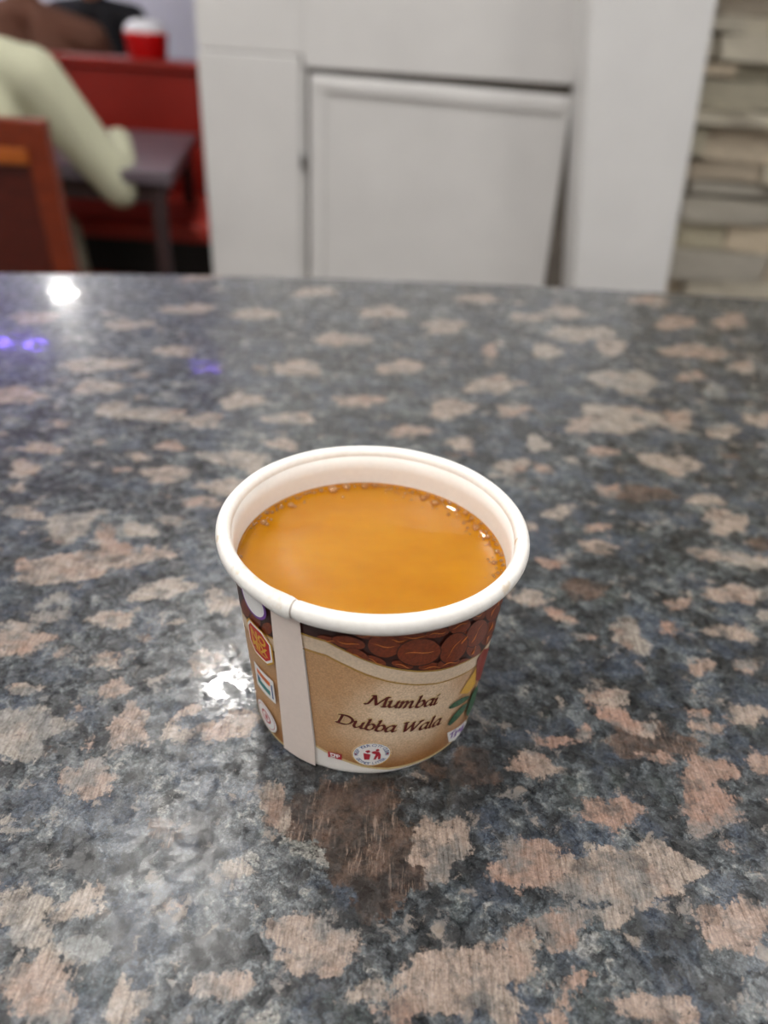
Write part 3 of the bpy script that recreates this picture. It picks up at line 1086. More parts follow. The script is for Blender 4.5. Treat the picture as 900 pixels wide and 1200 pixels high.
G = {
 'a': (1.12, [[(.80, .92), (.52, 1.0), (.16, .74), (.04, .34), (.20, .03), (.48, .10), (.76, .50)], [(.84, 1.0), (.78, .55), (.78, .16), (.92, .02), (1.08, .16)]]),
 'u': (1.16, [[(-.06, .84), (.08, .98), (.10, .6), (.10, .24), (.28, .0), (.54, .14), (.80, .56)], [(.84, 1.0), (.80, .55), (.80, .16), (.94, .02), (1.10, .16)]]),
 'm': (1.66, [[(-.06, .84), (.08, .98), (.10, .6), (.06, .0)], [(.10, .5), (.34, .92), (.52, .98), (.60, .80), (.58, .4), (.54, .0)],
              [(.60, .5), (.84, .92), (1.04, .98), (1.12, .80), (1.10, .4), (1.12, .12), (1.26, .02), (1.42, .16)]]),
 'b': (1.00, [[(.06, 1.62), (.16, 1.66), (.14, 1.1), (.10, .5), (.10, .14)], [(.12, .55), (.36, .92), (.62, .98), (.82, .70), (.74, .26), (.44, .0), (.10, .12)]]),
 'i': (.46, [[(-.04, .86), (.10, .98), (.10, .55), (.10, .16), (.24, .02), (.38, .16)], [(.12, 1.36), (.20, 1.46)]]),
 'l': (.48, [[(.06, 1.62), (.16, 1.66), (.12, .9), (.10, .16), (.26, .02), (.42, .16)]]),
 'M': (1.98, [[(-.22, .04), (-.02, .0), (.16, .4), (.40, 1.42)], [(.16, 1.40), (.42, 1.44)], [(.42, 1.44), (.62, .8), (.86, .10)], [(.86, .10), (1.2, .8), (1.56, 1.44)],
              [(1.54, 1.44), (1.80, 1.42)], [(1.56, 1.44), (1.58, .7), (1.62, .02)], [(1.46, .0), (1.86, .04)]]),
 'D': (1.62, [[(.34, 1.40), (.30, .7), (.22, .02)], [(.02, 1.32), (.34, 1.42), (.90, 1.42), (1.36, 1.08), (1.38, .60), (1.04, .14), (.50, .0), (.02, .02)]]),
 'W': (1.96, [[(-.02, 1.42), (.30, 1.42)], [(.16, 1.42), (.26, .7), (.38, .02)], [(.38, .02), (.70, .7), (1.02, 1.36)], [(.92, 1.42), (1.02, .7), (1.14, .02)],
              [(1.14, .02), (1.48, .8), (1.80, 1.40)], [(1.62, 1.42), (1.96, 1.42)]]),
 ' ': (.62, []),
}


def hull2(pts):
    pts = sorted(set(pts))
    def half(ps):
        o_ = []
        for q in ps:
            while len(o_) > 1 and (o_[-1][0] - o_[-2][0]) * (q[1] - o_[-2][1]) - (o_[-1][1] - o_[-2][1]) * (q[0] - o_[-2][0]) <= 1e-12: o_.pop()
            o_.append(q)
        return o_
    a, b = half(pts), half(pts[::-1])
    return a[:-1] + b[:-1]


def write(text, p_start, p_end, xh, slant=0.24, nib=0.27, thin=0.095, grow=0.0):
    """returns convex stroke pieces in (phi, z) from start to end of the base line"""
    adv = sum(G[c][0] for c in text)
    su = (p_end[0] - p_start[0]) / adv
    out = []
    x = 0.0
    na = math.radians(38)
    hx, hy = (nib / 2 + grow), (thin / 2 + grow)
    nibp = [(hx * math.cos(na) * sx - hy * math.sin(na) * sy, hx * math.sin(na) * sx + hy * math.cos(na) * sy) for sx, sy in ((-1, -1), (1, -1), (1, 1), (-1, 1))]
    for c in text:
        w_, strokes = G[c]
        for st in strokes:
            pts = cat(st)
            for a, b in zip(pts, pts[1:]):
                hp = hull2([(round(a[0] + q[0], 5), round(a[1] + q[1], 5)) for q in nibp] + [(round(b[0] + q[0], 5), round(b[1] + q[1], 5)) for q in nibp])
                res_ = []
                for (gx, gy) in hp:
                    gx2 = x + gx + slant * gy
                    f = gx2 / adv
                    res_.append((p_start[0] + gx2 * su, p_start[1] + (p_end[1] - p_start[1]) * f + gy * xh))
                if len(res_) > 2: out.append((res_, 0))
        x += w_
    return out


m0, m1 = on_cup(430, 824), on_cup(511, 824.5)
d0, d1 = on_cup(394, 844.5), on_cup(515, 848)
XH = 0.00208
decal('lettering_halo', write('Mumbai', m0, m1, XH, grow=0.07) + write('Dubba Wala', d0, d1, XH, grow=0.07), [M['halo']], 3)
decal('lettering', write('Mumbai', m0, m1, XH), [M['maroon']], 6)
decal('lettering', write('Dubba Wala', d0, d1, XH), [M['maroon']], 6)


# ---- small emblems
def text_polys(s, size=1.0, bold=0.0):
    """outline of a line of plain lettering, centred, as triangles in 2D"""
    cu = bpy.data.curves.new('tmp', 'FONT')
    cu.body = s; cu.size = size; cu.align_x = 'CENTER'; cu.align_y = 'CENTER'; cu.offset = bold; cu.resolution_u = 2
    ob = bpy.data.objects.new('tmp', cu); COL.objects.link(ob)
    dg = bpy.context.evaluated_depsgraph_get()
    me_ = ob.evaluated_get(dg).to_mesh()
    polys = [[tuple(me_.vertices[i].co[:2]) for i in p.vertices] for p in me_.polygons]
    ob.evaluated_get(dg).to_mesh_clear()
    bpy.data.objects.remove(ob); bpy.data.curves.remove(cu)
    return polys


def place(polys, c, s=1.0, rot=0.0, mi=0):
    """2D metres -> (phi, z) round the spot c"""
    r_ = math.radians(rot); out = []
    rm = rc(c[1])
    for p in polys:
        out.append(([(c[0] + s * (x * math.cos(r_) - y * math.sin(r_)) / rm, c[1] + s * (x * math.sin(r_) + y * math.cos(r_))) for x, y in p], mi))
    return out


def disc(r, n=32, rx=None): return [[((rx or r) * math.cos(2 * PI * i / n), r * math.sin(2 * PI * i / n)) for i in range(n)]]


def ringp(r0, r1, n=36):
    return [[(r0 * math.cos(a), r0 * math.sin(a)), (r1 * math.cos(a), r1 * math.sin(a)), (r1 * math.cos(b), r1 * math.sin(b)), (r0 * math.cos(b), r0 * math.sin(b))]
            for a, b in [(2 * PI * i / n, 2 * PI * (i + 1) / n) for i in range(n)]]


def rect(x0, y0, x1, y1): return [[(x0, y0), (x1, y0), (x1, y1), (x0, y1)]]


def arc_text(s, r, size, a_mid, spread, flip=False):
    out = []
    n = len(s)
    for i, ch in enumerate(s):
        if ch == ' ': continue
        f = (i - (n - 1) / 2) / (n - 1)
        a = a_mid + (-spread * f if not flip else spread * f)
        rot = a - PI / 2 if not flip else a + PI / 2
        for p in text_polys(ch, size, 0.0):
            out.append([(r * math.cos(a) + x * math.cos(rot) - y * math.sin(rot), r * math.sin(a) + x * math.sin(rot) + y * math.cos(rot)) for x, y in p])
    return out


# round 'keep your city clean' badge
c = on_cup(435.5, 883)
e1, e2 = on_cup(412.5, 883), on_cup(458.5, 883)
br = (e2[0] - e1[0]) * rc(c[1]) / 2
c = (c[0], max(c[1], br + 0.0004))
badge = decal('litter_badge', place(disc(br, 40), c) + [], [M['white_ink']], 6)
decal('litter_badge_ring', place(ringp(br * .985, br * .94), c), [M['yellow_ink']], 7)
decal('litter_badge_lettering', place(arc_text('KEEP YOUR CITY CLEAN', br * .77, br * .30, PI / 2, 3.2), c) +
      place(arc_text('DO NOT LITTER', br * .77, br * .30, -PI / 2, 2.0, True), c), [M['blue_ink']], 8)
man = [[(.18, .42), (.30, .48), (.38, .36), (.30, .26), (.20, .30)], [(-.02, .22), (.12, .30), (.36, .22), (.46, -.02), (.46, -.42), (.34, -.42), (.32, -.10), (.22, -.42), (.10, -.42), (.20, .02), (.04, .10)],
       [(-.42, .14), (-.06, .02), (-.10, -.42), (-.36, -.42)], [(-.34, .30), (-.16, .40), (-.06, .24), (-.22, .14)]]
decal('litter_badge_figure', place(man, c, br), [M['crimson']], 8)
decal('litter_badge_dots', place(disc(br * .06, 10), (c[0] - br * .80 / rc(c[1]), c[1])) + place(disc(br * .06, 10), (c[0] + br * .80 / rc(c[1]), c[1])), [M['crimson']], 8)
# small red cup mark
c = on_cup(392.8, 884.5)
decal('red_cup_mark', place(rect(-.00150, -.00098, .00150, .00098), c), [M['crimson']], 7)
mk = [[(-.62, .45), (.12, .45), (.0, -.25), (-.5, -.25)]], [[(-.45, .28), (-.06, .28), (-.12, -.05), (-.38, -.05)]]
decal('red_cup_mark_shape', place(mk[0], c, .0017) + place(rect(.22, -.3, .36, .45), c, .0017) + place(ringp(.26, .14, 14), (c[0] + .00065 / rc(c[1]), c[1] + .0003), .0017) +
      place(rect(-.62, -.48, .1, -.36), c, .0017), [M['white_ink']], 8)
decal('red_cup_mark_hollow', place(mk[1], c, .0017), [M['crimson']], 9)
# pictures on the left of the seam
L0 = TOPL + 1
c = on_cup(306, 752)
oct_ = [[(-.62, 1.0), (.40, 1.0), (.95, .55), (.95, -.55), (.5, -1.0), (-.5, -1.0), (-.95, -.5), (-.95, .55)]]
decal('red_seal_print', place(oct_, c, .0047), [M['yellow_ink']], L0)
decal('red_seal_print', place(oct_, c, .0043), [M['white_ink']], L0 + .6)
decal('red_seal_print', place(oct_, c, .0038), [M['red_ink']], L0 + 1.2)
decal('red_seal_lettering', place(text_polys('NO', .0034, .00012), (c[0] - .0, c[1] + .0014)) + place(text_polys('MIX', .0031, .00012), (c[0], c[1] - .0012)) +
      place(rect(-.0022, -.0028, .0022, -.0025), c), [M['yellow_ink']], L0 + 1.8)
c = on_cup(312, 799)
decal('flag_card_print', place(rect(-.0036, -.0036, .0036, .0036), c), [M['white_ink']], L0)
decal('flag_card_stripes', place(rect(-.0027, .0010, .0022, .0024), c, 1, -6, 0) + place(rect(-.0027, -.0022, .0022, -.0006), c, 1, -6, 1) + place(rect(.0026, -.0026, .0031, .0018), c, 1, 0, 2) +
      place([[(-.0027, .0008), (-.0027, -.0008), (-.0010, 0)]], c, 1, 0, 2),
      [M['orange_ink'], M['teal_ink'], M['blue_ink']], L0 + .6)
c = on_cup(314.5, 838)
decal('round_mark_print', place(disc(.0040, 32), c), [M['white_ink']], L0)
decal('round_mark_symbol', place(ringp(.0019, .0014, 22), c) + place(rect(-.0004, -.0008, .0007, .0008), c) + place(ringp(.0034, .00325, 26), c), [M['crimson']], L0 + .6)
c = on_cup(300, 716)
decal('purple_seal_print', place(disc(.0040, 28, .0044), (c[0] - .0, c[1] + .0030)), [M['purple_ink']], L0)
decal('purple_seal_print', place(disc(.0034, 28, .0038), (c[0] - .0, c[1] + .0030)), [M['white_ink']], L0 + .6)

# vegetables at the right side of the panel
def pod(x0, y0, x1, y1, w_, layer):
    L = math.hypot(x1 - x0, y1 - y0); ux, uy = (x1 - x0) / L, (y1 - y0) / L
    mx, my = (x0 + x1) / 2, (y0 + y1) / 2
    a = math.degrees(math.atan2(uy, ux))
    decal('bean_pod_print', [(px_ell(mx, my, L / 2, w_, a), 0)], [M['green_dark']], layer)
    decal('bean_pod_print', [(px_ell(mx, my, L / 2 * .92, w_ * .74, a), 0)], [M['green_ink']], layer + .4)
    n = 4
    decal('bean_pod_seeds', [(px_ell(x0 + (x1 - x0) * (i + .7) / (n + .4), y0 + (y1 - y0) * (i + .7) / (n + .4), w_ * .5, w_ * .38, a, 10), 0) for i in range(n)], [M['green_dark']], layer + .8)


decal('yellow_leaf_print', [(P((538, 812), (548, 796), (557, 782), (556, 800), (547, 812)), 0)], [M['yellow_ink']], 6)
decal('tomato_print', [(P((558, 772), (566, 760), (572, 758), (569, 776), (562, 796), (556, 797)), 0)], [M['tomato']], 7)
pod(525, 829, 549, 815, 2.9, 8)
pod(524, 849, 546, 823, 3.2, 10)
pod(545, 838, 557, 803, 2.8, 12)
tb = P((523, 858), (545, 843), (546, 856), (525, 869))
decal('caption_box_print', [(tb, 0)], [M['white_ink']], 6)
for ch_, cx_, cy_ in (('T', 528.5, 860.5), ('h', 535, 856.5), ('i', 540, 853)):
    q0, q1 = on_cup(cx_ - 2.6, cy_), on_cup(cx_ + 2.6, cy_)
    cc = on_cup(cx_, cy_)
    tp = text_polys(ch_, 1.0, 0.03)
    w0 = max(abs(p[0]) for pl in tp for p in pl)
    decal('caption_lettering', [([(cc[0] + p[0] / w0 * (q1[0] - q0[0]) / (2.0 if ch_ != 'i' else 5.0), cc[1] + p[1] * 0.0030) for p in pl], 0) for pl in tp], [M['purple_ink']], 8)

# ================================================================== TEA
ZTEA = 0.0382
t = NT('milk_tea')
co = t.coord()
nz = t.noise(t.mapping(co, scale=(1, 1.6, 1)), 45, 3)
c_ = t.ramp(nz, [(0.3, srgb(165, 105, 2)), (0.7, srgb(178, 120, 7))])
M['tea'] = t.set(Base_Color=c_, Roughness=0.04, Subsurface_Weight=0.25, Subsurface_Radius=(0.004, 0.002, 0.0005), Specular_IOR_Level=0.45)
Rt = r_in(ZTEA)
prof = [(r_in(ZB + .0006) - .0001, ZB + .0006), (r_in(ZTEA) - .00005, ZTEA + .0002)]
prof.append((r_in(ZTEA + .0019) - .00003, ZTEA + .0019))
for k in range(1, 25):
    dr = 0.0003 + 0.013 * (k / 24) ** 1.25
    prof.append((Rt - dr, ZTEA + 0.0019 * math.exp(-dr / 0.0032)))
prof += [(Rt * .5, ZTEA + .00001), (Rt * .25, ZTEA), (0, ZTEA)]
tea = lathe('milk_tea', prof, 300, M['tea'], None, origin=(0, 0, T))
# slow ripples left by a stir
for v in tea.data.vertices:
    r = math.hypot(v.co.x, v.co.y)
    if v.co.z > T + ZTEA - 0.001 and r < Rt - .002:
        v.co.z += 0.00004 * math.sin(r * 520 + 2 * math.atan2(v.co.y, v.co.x))
tag(tea, 'orange brown milk tea filling the printed paper cup', 'tea')

t = NT('tea_bubble')
lw = t.n('LayerWeight'); lw.inputs['Blend'].default_value = 0.32
tr = t.n('BsdfTransparent'); tr.inputs[0].default_value = (0.97, 0.88, 0.66, 1)
gl = t.n('BsdfGlossy'); gl.inputs['Roughness'].default_value = 0.03; gl.inputs[0].default_value = (1, 0.97, 0.9, 1)
mx = t.n('MixShader')
t.l(t.math('ADD', lw.outputs['Fresnel'], 0.05), mx.inputs[0]); t.l(tr.outputs[0], mx.inputs[1]); t.l(gl.outputs[0], mx.inputs[2])
t.l(mx.outputs[0], t.t.nodes['Material Output'].inputs[0])
pr = t.b
pr.inputs['Base Color'].default_value = srgb(206, 132, 50); pr.inputs['Roughness'].default_value = 0.05
pr.inputs['Coat Weight'].default_value = 1.0; pr.inputs['Coat Roughness'].default_value = 0.02
mx2 = t.n('MixShader'); mx2.inputs[0].default_value = 0.5
t.l(mx.outputs[0], mx2.inputs[1]); t.l(pr.outputs[0], mx2.inputs[2])
t.l(mx2.outputs[0], t.t.nodes['Material Output'].inputs[0])
M['bubble'] = t.m
bub_me = bpy.data.meshes.new('bubble')
bm = bmesh.new(); bmesh.ops.create_icosphere(bm, subdivisions=3, radius=1.0)
bm.to_mesh(bub_me); bm.free()
bub_me.polygons.foreach_set('use_smooth', [True] * len(bub_me.polygons))
bub_me.materials.append(M['bubble'])
B4 = [(630,305,28),(700,290,24),(797,288,23),(852,287,17),(570,313,13),(533,322,11),(410,382,20),(430,384,12),(443,352,10),(480,362,9),(488,330,11),(265,475,20),(282,480,14),(305,455,10),(280,432,13),(310,425,12),(357,398,12),(335,410,9),(683,330,9),(745,290,10),(145,665,12),(215,495,11),(230,485,8),(512,322,8),(460,345,8),(880,290,9)]
B5 = [(40,285,15),(92,290,12),(130,300,9),(160,300,9),(240,320,12),(297,345,20),(320,340,14),(358,370,22),(395,365,16),(435,380,14),(430,425,11),(475,412,14),(515,432,14),(550,460,14),(510,472,10),(530,495,9),(575,503,20),(605,490,10),(635,555,18),(665,575,14),(625,530,10),(680,600,14),(685,632,14),(710,655,12),(668,685,16),(705,685,12),(638,662,9),(715,710,11),(690,745,12),(665,750,10),(275,300,9),(200,320,8),(215,300,8),(645,590,9),(600,520,9),(450,355,9),(490,395,8),(370,340,9)]
blist = [(250 + x / 4.5, 510 + y / 4.5, r / 4.5) for x, y, r in B4] + [(430 + x / 4.5, 510 + y / 4.5, r / 4.5) for x, y, r in B5]


def meniscus(r):
    dr = max(Rt - r, 0)
    return ZTEA + 0.0019 * math.exp(-dr / 0.0032)


def add_bubble(x, y, r, parent, squash=0.8):
    o = bpy.data.objects.new('bubble', bub_me)
    COL.objects.link(o)
    rr_ = math.hypot(x, y)
    lim = Rt - r * 0.9
    if rr_ > lim:
        x, y = x * lim / rr_, y * lim / rr_
        rr_ = lim
    o.location = (x, y, T + meniscus(rr_) + r * 0.1)
    o.scale = (r, r, r * squash)
    o.parent = parent


for x, y, r in blist:
    p = at_z(x, y, T + ZTEA + 0.0004)
    dist = np.linalg.norm(p - CAM)
    add_bubble(p[0], p[1], r * dist / FPX * 0.95, tea)
# fine froth too small to pick apart
rf = random.Random(3)
bm = bmesh.new()
for i in range(420):
    a = rf.uniform(math.radians(-12), math.radians(170))      # far side arc, from the right round to the left
    dens = 0.5 + 0.5 * math.cos(a - 0.7)
    if rf.random() > 0.25 + 0.75 * dens: continue
    r = Rt - abs(rf.gauss(0, 1)) * (0.0016 if a < 1.5 else 0.0007) - 0.0002
    s_ = rf.uniform(0.00010, 0.00028)
    mt = Matrix.Translation((r * math.cos(a), r * math.sin(a), T + meniscus(r) + s_ * .2)) @ Matrix.Scale(s_, 4)
    bmesh.ops.create_icosphere(bm, subdivisions=2, radius=1.0, matrix=mt)
fr = from_bm('froth', bm, M['bubble'], tea, True)
fr['kind'] = 'stuff'

# ================================================================== DINING BOOTH BEHIND
# small dark table
tt = tag(empty('dining_table', (-0.9, 2.2, 0)), 'small dark brown dining table in front of the red bench', 'table')
ZTB = 0.72
tc = [at_z(142, 150, ZTB), at_z(231, 157, ZTB), at_z(199, 202, ZTB), at_z(162, 199, ZTB)]
d_side = (tc[1] - tc[2])
dirx = np.array([-1.0, 0.0, 0]) * 0.95
corner_f, corner_n = tc[1], tc[2]
ringq = [corner_n + dirx, corner_n, corner_f, corner_f + dirx * .9]
prism('table_top', [(p[0], p[1], ZTB - 0.032) for p in ringq], [(p[0], p[1], ZTB) for p in ringq], M['table_wood'], tt, 0.004)
ctr = sum(ringq) / 4
for p in ringq:
    q = p + (ctr - p) * 0.09
    bar('leg', (q[0], q[1], 0), (q[0], q[1], ZTB - 0.031), 0.034, 0.034, M['table_leg'], tt, 0.004, 0.8)
ap = [p + (ctr - p) * 0.09 for p in ringq]
for a, b in zip(ap, ap[1:] + ap[:1]):
    d = (b - a) / np.linalg.norm(b - a); nn = np.array([-d[1], d[0], 0]) * .01
    q = [a + nn, b + nn, b - nn, a - nn]
    prism('apron', [(v[0], v[1], ZTB - .08) for v in q], [(v[0], v[1], ZTB - .031) for v in q], M['table_leg'], tt)

# red bench
BX0, BX1 = -2.6, -0.555
bn = tag(empty('red_bench', (-1.5, 2.6, 0)), 'dark red upholstered booth bench with black base behind small table', 'bench')
box('backrest', (BX0, 2.74, 0.40), (BX1, 2.95, 0.895), M['red_vinyl'], bn, 0.012, 3)
box('top_rail', (BX0 - .01, 2.725, 0.888), (BX1 + .005, 2.965, 0.918), M['red_vinyl'], bn, 0.008, 3)
box('seat', (BX0, 2.24, 0.445), (BX1, 2.745, 0.505), M['red_seat'], bn, 0.02, 3)
box('seat', (BX0, 2.945, 0.42), (BX1, 3.42, 0.475), M['red_seat'], bn, 0.02, 3)
box('seat_board', (BX0 + .01, 2.26, 0.42), (BX1 - .01, 2.74, 0.447), M['black_base'], bn, 0.003)
box('base', (BX0 + .03, 2.30, 0), (BX1 - .03, 3.36, 0.425), M['black_base'], bn, 0.005)

# red jar with white lid
jp = at_y(174, 66, 2.85)
jr = abs(at_y(197, 60, 2.85)[0] - at_y(146, 60, 2.85)[0]) / 2 * 0.93
M['jar_red'] = plain('red_plastic', srgb(214, 14, 18), 0.3, 0.04, 20)
M['jar_white'] = plain('white_plastic', srgb(246, 246, 250), 0.3, 0.02, 20)
jz = 0.918
jar = tag(empty('lidded_pot', (jp[0], 2.845, jz)), 'red plastic pot with domed white lid on the bench back', 'pot')
jo = (jp[0], 2.845, jz)
hj = 0.077
lathe('pot_body', [(0, 0), (jr * .86, 0), (jr * .92, .004), (jr, hj * .8), (jr * 1.03, hj * .85), (jr * 1.03, hj), (jr * .96, hj), (jr * .9, .01), (0, .01)], 48, M['jar_red'], jar, jo)
lathe('lid', [(jr * .97, hj - .004), (jr * 1.0, hj + .002), (jr * .98, hj + .012), (jr * .85, hj + .024), (jr * .6, hj + .034), (jr * .3, hj + .038), (0, hj + .040)], 48, M['jar_white'], jar, jo)

# wooden chair seen from behind
CY = 1.50
ch = tag(empty('wooden_chair', (-0.95, 1.7, 0)), 'reddish brown wooden chair with panelled back under the seated diner', 'chair')
ct = at_y(54, 140, CY); cb = at_y(84, 312, CY - 0.0)
xr_top, ztop = ct[0], ct[2]
xr_bot, zbot = cb[0], cb[2]
x_seat = xr_top + (xr_bot - xr_top) * 0.5
CW = 0.44


def stile(side):
    xt = xr_top - 0.025 if side > 0 else xr_top - CW + 0.025
    bar('leg', (xt + (0.02 if side > 0 else -0.0), CY + 0.03, 0), (xt, CY, ztop - 0.004), 0.048, 0.034, M['chair_wood'], ch, 0.005)


stile(1); stile(-1)
rail_z = at_y(30, 185, CY)[2]
box('top_rail', (xr_top - CW, CY - 0.016, rail_z + 0.018), (xr_top, CY + 0.016, ztop), M['chair_wood'], ch, 0.006, 3)
box('light_rail', (xr_top - CW + .04, CY - 0.020, rail_z - 0.012), (xr_top - 0.045, CY + 0.012, rail_z + 0.02), M['chair_light'], ch, 0.004)
box('back_panel', (xr_top - CW + .045, CY - 0.004, 0.47), (xr_top - 0.042, CY + 0.014, rail_z - 0.010), M['chair_panel'], ch, 0.003)
box('seat', (xr_top - CW - .005, CY + 0.02, 0.395), (xr_top - .004, CY + 0.44, 0.43), M['chair_wood'], ch, 0.01, 3)
for s in (0.02, CW - 0.02):
    bar('leg', (xr_top - s, CY + 0.42, 0), (xr_top - s, CY + 0.41, 0.397), 0.04, 0.04, M['chair_wood'], ch, 0.004, 0.8)
    box('stretcher', (xr_top - s - .012, CY + 0.03, 0.18), (xr_top - s + .012, CY + 0.42, 0.21), M['chair_wood'], ch, 0.003)

# stool under the far diner
st_ = tag(empty('wooden_stool', (-1.63, 4.35, 0)), 'wooden stool under the diner in black', 'stool')
lathe('seat', [(0, .42), (.155, .42), (.17, .43), (.17, .445), (.16, .45), (0, .45)], 40, M['chair_wood'], st_, (-1.63, 4.35, 0))
for a in (45, 135, 225, 315):
    cx_, cy_ = math.cos(math.radians(a)), math.sin(math.radians(a))
    bar('leg', (-1.63 + .17 * cx_, 4.35 + .17 * cy_, 0), (-1.63 + .11 * cx_, 4.35 + .11 * cy_, .425), .034, .034, M['chair_wood'], st_, 0.003)

# ================================================================== PEOPLE
M['skin'] = plain('skin', srgb(150, 96, 72), 0.5, 0.06, 20)
M['hair'] = plain('black_hair', srgb(26, 20, 18), 0.45, 0.2, 60)
M['pale_shirt'] = plain('pale_shirt', srgb(188, 188, 162), 0.85, 0.07, 9)
M['cream_trousers'] = plain('cream_trousers', srgb(190, 182, 160), 0.85, 0.06, 9)
M['brown_shirt'] = plain('brown_shirt', srgb(112, 74, 58), 0.85, 0.08, 9)
M['black_shirt'] = plain('black_shirt', srgb(24, 24, 30), 0.8, 0.1, 9)
M['dark_trousers'] = plain('dark_trousers', srgb(46, 44, 50), 0.85, 0.08, 9)
M['shoe'] = plain('dark_shoe', srgb(40, 30, 26), 0.5, 0.1, 20)
M['eye'] = plain('eye', srgb(230, 228, 222), 0.2, 0.02, 50)
M['iris'] = plain('iris', srgb(30, 20, 14), 0.2, 0.02, 50)


def capsule(bm, p0, r0, p1, r1, n=14, flat=None):
    p0, p1 = Vector(p0), Vector(p1)
    ax = (p1 - p0)
    L = ax.length
    ax = ax.normalized() if L > 1e-6 else Vector((0, 0, 1))
    u = ax.orthogonal().normalized()
    if flat is not None:
        u = (Vector(flat) - ax * ax.dot(Vector(flat))).normalized()
    v = ax.cross(u)
    fl = 1.0 if flat is None else 0.62
    rings_ = []
    for k in range(1, 5):
        a = PI / 2 * k / 5 - PI / 2
        rings_.append((p0 + ax * (r0 * math.sin(a)), r0 * math.cos(a)))
    rings_ += [(p0, r0), (p0.lerp(p1, .5), (r0 + r1) / 2), (p1, r1)]
    for k in range(1, 5):
        a = PI / 2 * k / 5
        rings_.append((p1 + ax * (r1 * math.sin(a)), r1 * math.cos(a)))
    vr = [[bm.verts.new(c + (u * math.cos(2 * PI * i / n) * fl + v * math.sin(2 * PI * i / n)) * r) for i in range(n)] for c, r in rings_]
    for a, b in zip(vr, vr[1:]):
        for i in range(n):
            bm.faces.new((a[i], a[(i + 1) % n], b[(i + 1) % n], b[i]))
    bm.faces.new(vr[0][::-1]); bm.faces.new(vr[-1])


